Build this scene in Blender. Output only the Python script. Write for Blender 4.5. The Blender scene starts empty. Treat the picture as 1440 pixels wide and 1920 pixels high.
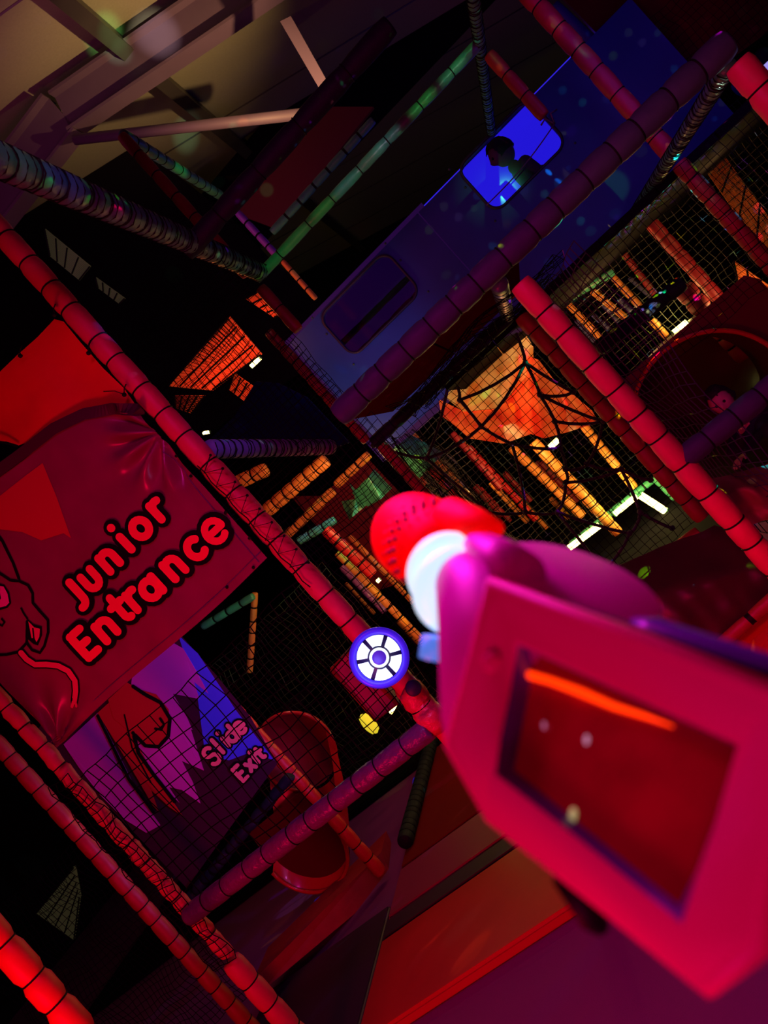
import bpy, bmesh, math, random
from mathutils import Vector, Matrix, noise
random.seed(7)
C = bpy.context.scene.collection
sc = bpy.context.scene
sc.view_settings.view_transform = 'Standard'
sc.view_settings.look = 'None'
PI = math.pi

# ------------------------------------------------------------------ camera
F = 1400.0
CW, CH = 1440, 1920
ROLL = math.radians(41.8)
YAW = math.atan(355/1400)
cr, sr = math.cos(ROLL), math.sin(ROLL)
ca, sa = math.cos(YAW), math.sin(YAW)
H = 1.5
EYE = Vector((0, 0, H))
RIGHT = Vector((ca, sa, 0)); FWD = Vector((-sa, ca, 0)); ZUP = Vector((0, 0, 1))
IR = RIGHT*cr - ZUP*sr
IU = RIGHT*sr + ZUP*cr
camd = bpy.data.cameras.new('camera'); cam = bpy.data.objects.new('camera', camd); C.objects.link(cam)
camd.sensor_fit = 'VERTICAL'; camd.sensor_height = 36; camd.sensor_width = 27
camd.lens = 36*F/CH
camd.clip_start = 0.02; camd.clip_end = 100
M = Matrix((IR, IU, -FWD)).transposed().to_4x4(); M.translation = EYE
cam.matrix_world = M
camd.dof.use_dof = True; camd.dof.focus_distance = 3.0; camd.dof.aperture_fstop = 4.9
sc.camera = cam

def ray(px, py):
    return FWD + IR*((px-CW/2)/F) - IU*((py-CH/2)/F)
def P(px, py, d):            # point at camera depth d
    return EYE + ray(px, py)*d
def V(px, py, v):            # point on the plane y = v
    r = ray(px, py); return EYE + r*(v/r.y)
def Zp(px, py, z):           # point on the plane z
    r = ray(px, py); return EYE + r*((z-H)/r.z)

# ------------------------------------------------------------------ materials
def mat(name, col, rough=.5, emis=None, es=0, metal=0, bump=0, bscale=30, var=0, trans=0, alpha=1, coat=0, spec=.5):
    m = bpy.data.materials.new(name); m.use_nodes = True
    nt = m.node_tree; b = nt.nodes['Principled BSDF']
    b.inputs['Base Color'].default_value = (*col, 1)
    b.inputs['Roughness'].default_value = rough
    b.inputs['Metallic'].default_value = metal
    b.inputs['Specular IOR Level'].default_value = spec
    b.inputs['Coat Weight'].default_value = coat
    b.inputs['Transmission Weight'].default_value = trans
    b.inputs['Alpha'].default_value = alpha
    if emis:
        b.inputs['Emission Color'].default_value = (*emis, 1); b.inputs['Emission Strength'].default_value = es
    tc = nt.nodes.new('ShaderNodeTexCoord')
    nz = nt.nodes.new('ShaderNodeTexNoise'); nz.inputs['Scale'].default_value = bscale; nz.inputs['Detail'].default_value = 4
    nt.links.new(tc.outputs['Object'], nz.inputs['Vector'])
    if bump:
        bp = nt.nodes.new('ShaderNodeBump'); bp.inputs['Strength'].default_value = bump; bp.inputs['Distance'].default_value = .01
        nt.links.new(nz.outputs['Fac'], bp.inputs['Height']); nt.links.new(bp.outputs['Normal'], b.inputs['Normal'])
    if var:
        mx = nt.nodes.new('ShaderNodeMix'); mx.data_type = 'RGBA'
        mx.inputs[6].default_value = (*[c*(1-var) for c in col], 1); mx.inputs[7].default_value = (*[min(1, c*(1+var)) for c in col], 1)
        nt.links.new(nz.outputs['Fac'], mx.inputs[0]); nt.links.new(mx.outputs[2], b.inputs['Base Color'])
    return m

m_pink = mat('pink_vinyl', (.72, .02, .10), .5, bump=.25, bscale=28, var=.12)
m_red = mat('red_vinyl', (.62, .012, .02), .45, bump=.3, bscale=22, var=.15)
m_dred = mat('dark_red_vinyl', (.30, .012, .025), .5, bump=.3, bscale=22, var=.2)  # own dark red; on the upper posts it stands in for weak light
m_mred = mat('dimmed_red_vinyl', (.34, .008, .03), .5, bump=.3, bscale=24, var=.2)  # darker copy of the padding vinyl; weak light put into the colour
m_purp = mat('purple_vinyl', (.15, .04, .20), .3, bump=1.0, bscale=34, var=.15)
m_gray = mat('grey_purple_vinyl', (.05, .09, .115), .55, bump=.35, bscale=26, var=.2, spec=.2)
m_dgray = mat('dark_vinyl', (.010, .016, .03), .6, bump=.4, bscale=26, var=.2, spec=.15)
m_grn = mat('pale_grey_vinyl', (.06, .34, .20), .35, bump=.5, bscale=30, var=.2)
m_org = mat('orange_vinyl', (.85, .30, .06), .45, bump=.4, bscale=26, var=.2)
m_tie = mat('black_cable_tie', (.003, .003, .004), .6, spec=.2)
m_net = mat('black_net_cord', (.004, .004, .007), .9, spec=.1)
m_netr = mat('maroon_net_cord', (.10, .006, .02), .8)
m_rope = mat('dark_blue_rope', (.03, .015, .06), .8)
m_ban = mat('banner_vinyl', (.27, .008, .10), .28, bump=.15, bscale=9, var=.3)
m_banr = mat('bright_red_vinyl', (.80, .014, .016), .5, bump=.15, bscale=9, var=.15)
m_ban2 = mat('lighter_red_patch', (.60, .016, .045), .38)
m_black = mat('black_print', (.002, .002, .006), .7, spec=.15)
m_txt = mat('red_print', (.95, .012, .045), .5, emis=(1, .0, .03), es=.12)
m_tongue = mat('pink_print', (.9, .03, .18), .5)
m_eye = mat('magenta_print', (.9, .03, .5), .5)
m_wall = mat('dark_wall', (.005, .004, .008), .95, var=.3, bscale=3, spec=.05)
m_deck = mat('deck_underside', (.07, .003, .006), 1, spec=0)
m_steel = mat('painted_steel', (.085, .06, .10), .6, var=.15, bscale=6)
m_steeld = mat('dark_steel', (.03, .03, .03), .45, var=.2, bscale=6)
m_floor = mat('purple_carpet', (.22, .02, .25), .95, bump=.3, bscale=300, var=.15)
m_blue = mat('blue_panel_board', (.014, .06, .42), .5, bump=.05, bscale=5, var=.2)
m_trimd = mat('dark_gasket', (.02, .01, .05), .5)
m_lampy = mat('yellow_led_tube', (.9, .8, .3), .4, emis=(1, .86, .22), es=9)
m_white = mat('white_led_panel', (.8, .9, 1), .4, emis=(.72, .88, 1), es=1.7)
m_bluering = mat('blue_led_ring', (.05, .03, .7), .35, emis=(.05, .012, .9), es=.42)
m_skin = mat('skin', (.55, .28, .24), .55)
m_cloth_d = mat('dark_clothing', (.02, .012, .03), .85, bump=.3)
m_hair = mat('dark_hair', (.012, .006, .01), .8, bump=.5, bscale=60)

# ------------------------------------------------------------------ tagging
def tag(o, label=None, cat=None, group=None, kind=None):
    if label: o['label'] = label
    if cat: o['category'] = cat
    if group: o['group'] = group
    if kind: o['kind'] = kind
    return o
def thing(name, label, cat, loc, group=None):
    o = bpy.data.objects.new(name, None); C.objects.link(o); o.location = loc
    o.empty_display_size = .05
    return tag(o, label, cat, group)
def addmesh(name, me, parent=None):
    o = bpy.data.objects.new(name, me); C.objects.link(o)
    if parent is not None:
        o.parent = parent
        root = Vector((0, 0, 0)); p = parent
        while p is not None: root = root + p.location; p = p.parent
        o.location = -root           # meshes are written in world coordinates, parents are only translated
    return o
def obj(name, bm, m, parent=None, smooth=True):
    me = bpy.data.meshes.new(name); bmesh.ops.recalc_face_normals(bm, faces=bm.faces[:]) if len(bm.faces) < 60000 else None
    bm.to_mesh(me); bm.free()
    for mm in (m if isinstance(m, (list, tuple)) else [m]): me.materials.append(mm)
    if smooth:
        for p in me.polygons: p.use_smooth = True
    return addmesh(name, me, parent)
def auto_flat(o):
    for p in o.data.polygons: p.use_smooth = False
    return o

def basis(d):
    d = d.normalized(); a = Vector((0, 0, 1)) if abs(d.z) < .9 else Vector((1, 0, 0))
    x = d.cross(a).normalized(); y = d.cross(x).normalized(); return x, y, d

def sweep(bm, pts, radii, n=12, mi=0, cap=True):
    rings = []; x = None
    for i, p in enumerate(pts):
        a = pts[max(0, i-1)]; b = pts[min(len(pts)-1, i+1)]; d = (b-a).normalized()
        if x is None: x, y, _ = basis(d)
        else:
            x = (x - d*x.dot(d)).normalized(); y = d.cross(x)
        rings.append([bm.verts.new(p + (x*math.cos(2*PI*k/n)+y*math.sin(2*PI*k/n))*radii[i]) for k in range(n)])
    for i in range(len(rings)-1):
        m_ = mi[i] if isinstance(mi, list) else mi
        for k in range(n):
            f = bm.faces.new((rings[i][k], rings[i][(k+1) % n], rings[i+1][(k+1) % n], rings[i+1][k])); f.material_index = m_
    if cap:
        bm.faces.new(rings[0][::-1]); bm.faces.new(rings[-1])
    return rings
def tube(bm, pts, r, n=8, mi=0, cap=True):
    return sweep(bm, pts, [r]*len(pts), n, mi, cap)
def box(bm, lo, hi, mi=0):
    r = bmesh.ops.create_cube(bm, size=1)
    for v in r['verts']:
        v.co = Vector([(lo[i]+hi[i])/2 + v.co[i]*(hi[i]-lo[i]) for i in range(3)])
    for v in r['verts']:
        for f in v.link_faces: f.material_index = mi
def lathe(bm, origin, axis, prof, n=40, mi=0, capends=True):
    x, y, d = basis(axis); rings = []
    for (h, r) in prof:
        rings.append([bm.verts.new(origin + d*h + (x*math.cos(2*PI*k/n)+y*math.sin(2*PI*k/n))*max(r, 1e-5)) for k in range(n)])
    for i in range(len(rings)-1):
        for k in range(n):
            f = bm.faces.new((rings[i][k], rings[i][(k+1) % n], rings[i+1][(k+1) % n], rings[i+1][k])); f.material_index = mi
    if capends:
        bm.faces.new(rings[0][::-1]).material_index = mi; bm.faces.new(rings[-1]).material_index = mi
def prism(bm, pts, depthvec, mi=0):
    a = [bm.verts.new(p) for p in pts]; b = [bm.verts.new(p+depthvec) for p in pts]; n = len(pts)
    bm.faces.new(a).material_index = mi; bm.faces.new(b[::-1]).material_index = mi
    for i in range(n): bm.faces.new((a[i], a[(i+1) % n], b[(i+1) % n], b[i])).material_index = mi

# padded pole: pads bulge between cable ties
_tie = {}
def tie_mesh(r, th):
    k = (round(r, 4), th)
    if k not in _tie:
        bm = bmesh.new(); n, mth = 20, 6; rr = []
        for i in range(n):
            a = 2*PI*i/n; c = Vector((math.cos(a), math.sin(a), 0))
            rr.append([bm.verts.new(c*(r+th*math.cos(2*PI*j/mth)) + Vector((0, 0, th*1.3*math.sin(2*PI*j/mth)))) for j in range(mth)])
        for i in range(n):
            for j in range(mth):
                bm.faces.new((rr[i][j], rr[(i+1) % n][j], rr[(i+1) % n][(j+1) % mth], rr[i][(j+1) % mth]))
        me = bpy.data.meshes.new('cable_tie'); bm.to_mesh(me); bm.free(); me.materials.append(m_tie)
        for p in me.polygons: p.use_smooth = True
        _tie[k] = me
    return _tie[k]

def pole(name, label, cat, p0, p1, r, m, seg=.11, parts=True, group=None, wob=.0, bulge=.13, th=.0022, lash=False):
    p0 = Vector(p0); p1 = Vector(p1); L = (p1-p0).length; n = max(1, int(round(L/seg))); d = (p1-p0)/L
    pts, rad, mi, ties = [], [], [], []
    x, y, _ = basis(d)
    ts = [0]+[i/n + random.uniform(-.12, .12)/n for i in range(1, n)]+[1]
    for i in range(n):
        a, b = ts[i], ts[i+1]
        for k, q in enumerate((.0, .06, .22, .5, .78, .94)):
            t = a+(b-a)*q
            prof = 1 - bulge*(1-min(1, math.sin(PI*max(.0, q)) * 1.9))
            pts.append(p0+d*(L*t) + x*random.uniform(-wob, wob)*r + y*random.uniform(-wob, wob)*r)
            rad.append(r*prof*random.uniform(.985, 1.015)); mi.append(0)
        if i: ties.append(ts[i])
    pts.append(p1); rad.append(r*(1-bulge)); 
    bm = bmesh.new()
    if parts:
        sweep(bm, pts, rad, 18)
        t = thing(name, label, cat, p0, group)
        obj('padding', bm, m, t)
        me = tie_mesh(r*(1-bulge)+th*.9, th)
        q = d.to_track_quat('Z', 'Y')
        for s in ties:
            o = bpy.data.objects.new('cable_tie', me); C.objects.link(o); o.parent = t
            o.location = d*(L*s); o.rotation_mode = 'QUATERNION'; o.rotation_quaternion = q
        if lash:
            b2 = bmesh.new(); K = int(L/.035)*8; sp = []
            for i in range(K+1):
                a = i*2*PI/8; s = i/K
                sp.append(p0+d*(L*s)+(x*math.cos(a)+y*math.sin(a))*(r+.002))
            tube(b2, sp, .0022, 4)
            obj('lashing_cord', b2, m_tie, t)
        return t
    # small far pole: the ties are the dark pinches of the one mesh
    for i in range(6, len(pts)-1, 6):
        mi[i] = 1; mi[i-1] = 1
    sweep(bm, pts, rad, 10, mi)
    return tag(obj(name, bm, [m, m_tie]), label, cat, group)

def vpost(px, py, v, z0, z1, r, m, label, **k):
    p = V(px, py, v); return pole(k.pop('name', 'padded_post'), label, 'post', (p.x, v, z0), (p.x, v, z1), r, m, **k)
def ubeam(pa, pb, v, r, m, label, z=None, **k):
    a = V(*pa, v); b = V(*pb, v); zz = (a.z+b.z)/2 if z is None else z
    return pole(k.pop('name', 'padded_beam'), label, 'beam', (a.x, v, zz), (b.x, v, zz), r, m, **k)
def dbeam(px, py, z, v0, v1, r, m, label, **k):
    p = Zp(px, py, z); return pole(k.pop('name', 'padded_beam'), label, 'beam', (p.x, v0, z), (p.x, v1, z), r, m, **k)

# net on a parallelogram
def net_mesh(bm, o, e1, e2, n1, n2, th=.0022, jit=.25, sag=0, shear=False, mask=None):
    nrm = e1.cross(e2).normalized(); du = e1/n1; dv = e2/n2
    def pt(i, j):
        s = Vector((i*.35+o.x*7, j*.35, o.z*3))
        a = noise.noise(s)*jit*2; b = noise.noise(s+Vector((9, 4, 2)))*jit*2
        c = noise.noise(s*.5+Vector((3, 8, 1)))*sag*2
        g = -sag*math.sin(PI*i/n1)
        return o+du*(i+a)+dv*(j+b)+nrm*c+Vector((0, 0, g*.4))
    g = [[pt(i, j) for j in range(n2+1)] for i in range(n1+1)]
    def seg(a, b):
        d = (b-a); x, y, _ = basis(d)
        A = [bm.verts.new(a+(x*math.cos(k*2*PI/3)+y*math.sin(k*2*PI/3))*th) for k in range(3)]
        B = [bm.verts.new(b+(x*math.cos(k*2*PI/3)+y*math.sin(k*2*PI/3))*th) for k in range(3)]
        for k in range(3): bm.faces.new((A[k], A[(k+1) % 3], B[(k+1) % 3], B[k]))
    for i in range(n1+1):
        for j in range(n2+1):
            if mask and not mask(g[i][j]): continue
            if i < n1 and (not mask or mask(g[i+1][j])): seg(g[i][j], g[i+1][j])
            if j < n2 and (not mask or mask(g[i][j+1])): seg(g[i][j], g[i][j+1])
def net(label, o, e1, e2, cell=.05, m=m_net, th=.002, jit=.18, sag=.01, name='safety_net', mask=None, group=None):
    bm = bmesh.new(); o = Vector(o); e1 = Vector(e1); e2 = Vector(e2)
    net_mesh(bm, o, e1, e2, max(1, int(e1.length/cell)), max(1, int(e2.length/cell)), th, jit, sag, mask=mask)
    me = bpy.data.meshes.new(name); bm.to_mesh(me); bm.free(); me.materials.append(m)
    return tag(addmesh(name, me), label, 'net', group)

# ================================================================== SETTING
def struct(name, bm, m, smooth=False):
    return tag(obj(name, bm, m, smooth=smooth), kind='structure')
bm = bmesh.new(); box(bm, (-9, -1.5, -.1), (9, 13, 0)); struct('floor', bm, m_floor)
bm = bmesh.new(); box(bm, (-9, 13, 0), (9, 13.1, 8)); struct('wall_back', bm, m_wall)
bm = bmesh.new(); box(bm, (-9.1, -1.5, 0), (-9, 13, 8)); struct('wall_left', bm, m_wall)
bm = bmesh.new(); box(bm, (9, -1.5, 0), (9.1, 13, 8)); struct('wall_right', bm, m_wall)

# pitched roof: rafter line in the plane y = 5.2
VR = 5.2
ra = V(510, 0, VR); rb = V(225, 185, VR)
slope = (rb.z-ra.z)/(rb.x-ra.x)
def roofz(x): return ra.z + (x-ra.x)*slope
m_ceil = mat('ceiling_board', (.20, .22, .15), .85, bump=.15, bscale=60, var=.12)
bm = bmesh.new()
x0, x1 = -9, 9; off = .42
vs = [bm.verts.new((x, y, roofz(x)+off+t)) for t in (0, .1) for (x, y) in ((x0, -1.5), (x1, -1.5), (x1, 13), (x0, 13))]
for f in ((0, 1, 2, 3), (7, 6, 5, 4), (0, 4, 5, 1), (1, 5, 6, 2), (2, 6, 7, 3), (3, 7, 4, 0)): bm.faces.new([vs[i] for i in f])
struct('ceiling', bm, m_ceil)
# ceiling board seams
bm = bmesh.new()
for k in range(12):
    y = 2.0+k*1.25
    a = Vector((-8.9, y, roofz(-8.9)+off-.004)); b = Vector((8.9, y, roofz(8.9)+off-.004))
    tube(bm, [a, b], .008, 4)
struct('trim_1', bm, m_steeld)
# rafter : I section following the roof, with haunch and leg on the left
def isection(bm, a, b, h, w, t=.02):
    up = Vector((0, 0, 1)); d = (b-a).normalized(); n = Vector((0, 1, 0)); u = n.cross(d).normalized()
    if u.z < 0 and abs(d.z) < .7: u = -u
    def slab(c0, c1, hu, hn):
        q = [c0-u*hu-n*hn, c0+u*hu-n*hn, c0+u*hu+n*hn, c0-u*hu+n*hn]
        prism(bm, q, c1-c0)
    slab(a, b, h/2, t/2)
    slab(a+u*h/2, b+u*h/2, t/2, w/2); slab(a-u*h/2, b-u*h/2, t/2, w/2)
bm = bmesh.new()
c0 = V(443, 0, VR); c1 = V(167, 190, VR); d = (c0-c1).normalized()
kn = V(120, 215, VR)
isection(bm, c1+d*5.5, kn, .27, .16)
struct('trim_2', bm, m_steel)
bm = bmesh.new(); e = V(20, 345, VR)
isection(bm, kn, e+(e-kn)*3, .32, .16)
struct('trim_3', bm, m_steel)
# purlins running along the depth of the hall
for i, (px, py, pz) in enumerate(((300, 148, .30),)):
    r_ = ray(px, py); 
    t_ = None
    # meet plane z = roofz(x)+pz
    num = ra.z + (EYE.x-ra.x)*slope + pz - EYE.z; den = r_.z - r_.x*slope
    p = EYE + r_*(num/den)
    bm = bmesh.new(); box(bm, (p.x-.05, 1.5, p.z-.09), (p.x+.05, 12.9, p.z+.09)); struct('trim_%d' % (4+i), bm, m_steeld)
# thin cross brace tube below the rafter and flat hanging plate
bm = bmesh.new(); tube(bm, [V(140, 262, VR-.15), V(565, 214, VR-.15)], .035, 10); struct('trim_6', bm, m_steel, True)
bm = bmesh.new()
q = [V(525, 40, 4.6), V(545, 30, 4.6), V(612, 150, 4.6), V(598, 165, 4.6)]; prism(bm, q, Vector((0, .05, 0))); struct('trim_7', bm, m_steel)

# ================================================================== PLAY FRAME
VA, VB, VC, VD, VE = 2.41, 3.6, 4.8, 6.0, 7.2
Z1, Z2, Z3, Z4 = .84, 1.795, 2.76, 3.72
R = .041
# front posts
vpost(300, 768, VA, .02, 3.2, R, m_pink, 'long pink padded post lashed along the right edge of the lettered entrance banner', seg=.12)
vpost(1144, 720, VA, .02, Z2-.05, R*.93, m_pink, 'crimson padded post with even pad seams, left of the big red tube opening', seg=.105)
pl2 = vpost(180, 1513, VA, .62, 2.3, .031, m_pink, 'narrow pink post laced with slack net, at the left edge of the slide exit banner', seg=.10, bulge=.18, wob=.08)
vpost(480, 1853, VA, .02, .60, .043, m_pink, 'short thick pink post below the left end of the purple beam', seg=.125)
vpost(260, 1690, 2.75, .02, 2.4, .036, m_mred, 'dark red padded post just behind the net laced pink post', seg=.10)
vpost(60, 1830, 1.66, .02, 2.0, .042, m_banr, 'glowing red padded post with fat bulging pads in the bottom left foreground', seg=.115, bulge=.2)
# front beams
ubeam((1368, 82), (632, 778), VA, .043, m_gray, 'long grey purple padded beam under the blue panel', seg=.105, z=None)
ubeam((352, 1716), (806, 1368), VA-.03, .040, m_purp, 'wrinkled purple padded beam below the slide exit banner', seg=.115, bulge=.08, th=.0018)
ubeam((1283, 872), (1475, 690), VA, .037, m_gray, 'short grey padded beam crossing the big red tube opening', seg=.11)
vpost(1405, 150, VA+.03, Z2-.3, 3.1, .046, m_pink, 'bright pink padded post in the top right corner of the frame', seg=.16) if False else None
pole('padded_post', 'bright pink padded post hanging at the far right end of the grey purple beam', 'post', V(1383, 118, 2.35), V(1475, 226, 2.35), .040, m_pink, seg=.13)
# second plane
vpost(545, 1446, VB, .05, Z2-.1, .036, m_red, 'slim red padded post beside the slide exit banner, passing behind the purple beam', seg=.10)
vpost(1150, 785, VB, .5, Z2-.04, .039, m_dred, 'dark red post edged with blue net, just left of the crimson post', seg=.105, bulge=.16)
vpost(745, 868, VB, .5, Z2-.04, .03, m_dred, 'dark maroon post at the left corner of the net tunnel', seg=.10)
ubeam((955, 592), (700, 832), VB, .032, m_dgray, 'dark padded beam framing the top of the net tunnel', seg=.12)
ubeam((1305, 990), (1060, 1215), VB, .045, m_dred, 'maroon padded beam along the bottom of the net tunnel', seg=.12)
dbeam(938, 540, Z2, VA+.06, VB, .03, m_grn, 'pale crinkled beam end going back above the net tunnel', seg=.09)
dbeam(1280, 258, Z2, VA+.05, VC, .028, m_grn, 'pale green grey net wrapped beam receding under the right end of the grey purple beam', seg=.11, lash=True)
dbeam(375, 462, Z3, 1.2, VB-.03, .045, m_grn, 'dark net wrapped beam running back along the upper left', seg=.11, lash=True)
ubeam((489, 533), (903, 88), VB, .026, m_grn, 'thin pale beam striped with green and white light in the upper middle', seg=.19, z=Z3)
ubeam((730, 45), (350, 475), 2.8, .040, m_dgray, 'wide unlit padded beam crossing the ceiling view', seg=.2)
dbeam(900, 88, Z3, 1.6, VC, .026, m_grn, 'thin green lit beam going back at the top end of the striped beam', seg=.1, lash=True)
pp = V(905, 92, VB)
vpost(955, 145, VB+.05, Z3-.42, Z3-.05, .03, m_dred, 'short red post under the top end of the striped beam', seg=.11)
vpost(1100, 112, VB, Z2+.02, 3.3, .041, m_mred, 'red padded post standing over the right end of the blue panel', seg=.12)
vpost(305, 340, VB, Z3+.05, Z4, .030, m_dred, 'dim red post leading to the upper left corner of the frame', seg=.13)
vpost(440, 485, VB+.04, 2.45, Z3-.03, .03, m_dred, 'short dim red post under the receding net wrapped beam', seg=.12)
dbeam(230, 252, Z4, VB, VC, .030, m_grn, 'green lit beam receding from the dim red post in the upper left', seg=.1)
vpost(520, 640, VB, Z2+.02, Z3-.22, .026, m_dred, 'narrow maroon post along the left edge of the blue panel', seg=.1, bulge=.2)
vpost(1357, 400, VB, .9, Z2-.02, .036, m_mred, 'red post below the right receding beam, with a green light patch', seg=.1)
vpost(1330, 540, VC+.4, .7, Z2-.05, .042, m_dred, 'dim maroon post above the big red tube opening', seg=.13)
ubeam((700, 350), (500, 560), VC, .022, m_org, 'thin dark orange rail behind the striped beam', z=None, parts=False) if False else None
pole('padded_post', 'thin orange lit post behind the striped beam', 'post', V(530, 490, VC), V(592, 560, VC), .018, m_org, seg=.09, parts=False)
pole('padded_beam', 'purple lit beam receding near the green spot', 'beam', V(445, 398, VC), V(520, 480, VC), .024, mat('violet_vinyl', (.3, .08, .7), .4), seg=.1, parts=False)
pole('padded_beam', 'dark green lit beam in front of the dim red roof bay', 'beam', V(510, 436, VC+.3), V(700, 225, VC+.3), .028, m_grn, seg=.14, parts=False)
dbeam(780, 1500, .09, VB+.05, VC+.6, .045, m_dgray, 'dark blue grey padded kerb along the left edge of the red mats', seg=.06, bulge=.1)
# rolled net bundle at the left end of the main beam
b_ = pole('net_roll', 'violet lit bundle of rolled net beside the long pink post', 'net', V(392, 842, VA+.12), V(620, 838, VB-.3), .036, mat('violet_grey_vinyl', (.16, .12, .3), .5, bump=.5), seg=.05, lash=True, bulge=.1)
# crumpled pad joint under the wheel
pole('padded_joint', 'crumpled shiny pink pad joint between the wheel light and the purple beam', 'pad', V(762, 1290, VA-.01), V(822, 1362, VA-.01), .050, mat('shiny_pink_vinyl', (.8, .03, .10), .22, bump=.9, bscale=40), seg=.07, wob=.12, bulge=.2)

# decks (undersides seen from below)
def deck(label, x0, x1, y0, y1, z, m):
    bm = bmesh.new(); n = max(1, int((x1-x0)/.3))
    for i in range(n):
        a = x0+(x1-x0)*i/n; box(bm, (a+.004, y0, z), (a+(x1-x0)/n-.004, y1, z+.04))
    o = obj('deck_board', bm, m, smooth=False); return tag(o, label, 'deck')
pA = V(640, 770, VA); pR = V(1360, 85, VA); pN = V(955, 592, VB)
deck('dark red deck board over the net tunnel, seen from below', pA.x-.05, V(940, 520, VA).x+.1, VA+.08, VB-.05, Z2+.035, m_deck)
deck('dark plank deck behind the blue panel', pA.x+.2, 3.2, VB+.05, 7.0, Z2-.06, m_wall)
# blue panel with two windows at VC
def rrect(c, w, h, r, n=6):
    pts = []
    for (sx, sy, a0) in ((1, 1, 0), (-1, 1, 90), (-1, -1, 180), (1, -1, 270)):
        for k in range(n+1):
            a = math.radians(a0+90*k/n)
            pts.append((c[0]+sx*(w/2-r)+r*math.cos(a), c[1]+sy*(h/2-r)+r*math.sin(a)))
    return pts
pl = V(545, 640, VC); pbr = V(1225, 185, VC); ptr = V(1060, 120, VC)
zt = (pl.z+ptr.z)/2+.0; zb = Z2-.0
xl = V(597, 705, VC).x; xr = pbr.x+.25
def wpix(a, b, c, d):   # window from 4 pixel corners
    q = [V(*p, VC) for p in (a, b, c, d)]
    xs = [p.x for p in q]; zs = [p.z for p in q]
    return ((min(xs)+max(xs))/2, (min(zs)+max(zs))/2, (max(xs)-min(xs)), (max(zs)-min(zs)))
w1 = wpix((600, 597), (722, 472), (783, 550), (668, 664)); w2 = wpix((858, 318), (985, 188), (1062, 268), (935, 393))
t = thing('blue_panel', 'large blue play panel with two rounded windows above the grey purple beam', 'panel', ((xl+xr)/2, VC, zb))
bm = bmesh.new()
def strip(xa, xb, za, zb_): 
    if xb-xa > 1e-4 and zb_-za > 1e-4: box(bm, (xa, VC, za), (xb, VC+.03, zb_))
def hole_block(bm, x0, x1, z0, z1, w, rr):
    pts = rrect((w[0], w[1]), w[2], w[3], rr)
    n = len(pts); outer = []
    for (x, z) in pts:
        dx, dz = x-w[0], z-w[1]
        tx = ((x1-w[0])/dx if dx > 0 else (x0-w[0])/dx) if abs(dx) > 1e-6 else 1e9
        tz = ((z1-w[1])/dz if dz > 0 else (z0-w[1])/dz) if abs(dz) > 1e-6 else 1e9
        s = min(tx, tz); outer.append((w[0]+dx*s, w[1]+dz*s))
    # insert exact corners by snapping the nearest outer point
    for cx in (x0, x1):
        for cz in (z0, z1):
            i = min(range(n), key=lambda i: (outer[i][0]-cx)**2+(outer[i][1]-cz)**2); outer[i] = (cx, cz)
    for y in (VC, VC+.03):
        A = [bm.verts.new((x, y, z)) for x, z in pts]; B = [bm.verts.new((x, y, z)) for x, z in outer]
        for i in range(n): bm.faces.new((A[i], A[(i+1) % n], B[(i+1) % n], B[i]))
        if y == VC: A0 = A
    for i in range(n): bm.faces.new((A0[i], A0[(i+1) % n], A[(i+1) % n], A[i]))
xm = V(830, 450, VC).x
hole_block(bm, xl, xm-.004, zb, zt, w1, .07)
obj('left_board', bm, m_blue, t, smooth=False).name = 'board'
bm = bmesh.new(); hole_block(bm, xm+.004, xr, zb, zt, w2, .07); obj('board', bm, m_blue, t, smooth=False)
for w in (w1, w2):
    bm = bmesh.new(); pts = [Vector((x, VC-.008, z)) for x, z in rrect((w[0], w[1]), w[2]+.01, w[3]+.01, .075)]
    tube(bm, pts+[pts[0]], .009, 6, cap=False); obj('window_gasket', bm, m_trimd, t)
def glassm(name, tint, alpha):
    m = bpy.data.materials.new(name); m.use_nodes = True; nt = m.node_tree; nt.nodes.clear()
    o = nt.nodes.new('ShaderNodeOutputMaterial'); mx = nt.nodes.new('ShaderNodeMixShader'); tr = nt.nodes.new('ShaderNodeBsdfTransparent')
    gl = nt.nodes.new('ShaderNodeBsdfGlossy'); gl.inputs['Roughness'].default_value = .08; gl.inputs['Color'].default_value = (.9, .8, 1, 1)
    tr.inputs['Color'].default_value = (*tint, 1); mx.inputs[0].default_value = alpha
    nt.links.new(tr.outputs[0], mx.inputs[1]); nt.links.new(gl.outputs[0], mx.inputs[2]); nt.links.new(mx.outputs[0], o.inputs[0]); return m
m_glass1 = glassm('dark_violet_glass', (.35, .15, .6), .12); m_glass2 = glassm('blue_glass', (.55, .5, 1), .05)
for w, mg in ((w1, m_glass1), (w2, m_glass2)):
    bm = bmesh.new(); pts = [Vector((x, VC+.012, z)) for x, z in rrect((w[0], w[1]), w[2], w[3], .07)]
    bm.faces.new([bm.verts.new(p) for p in pts]); obj('window_pane', bm, mg, t, smooth=False)
for (bx, bz) in [(w[0]+sx*(w[2]/2+.035), w[1]+sz*(w[3]/2+.035)*q) for w in (w1, w2) for sx in (-1, 1) for sz, q in ((-1, 1), (1, .3), (1, 1))]:
    bm = bmesh.new(); lathe(bm, Vector((bx, VC, bz)), Vector((0, -1, 0)), [(0, .008), (.004, .007), (.006, .002)], 8); obj('bolt', bm, m_gray, t)
# added glowing board that gives the right window its blue light
bm = bmesh.new(); box(bm, (w2[0]-.8, VC+1.0, Z2), (w2[0]+.9, VC+1.04, 3.0))
m_glowboard = mat('glowing_blue_board', (.03, .02, .8), .6, emis=(.035, .02, .85), es=.8)
tag(obj('glow_board', bm, m_glowboard, smooth=False), 'added glowing blue board seen through the right window of the blue panel', 'board')
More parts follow.
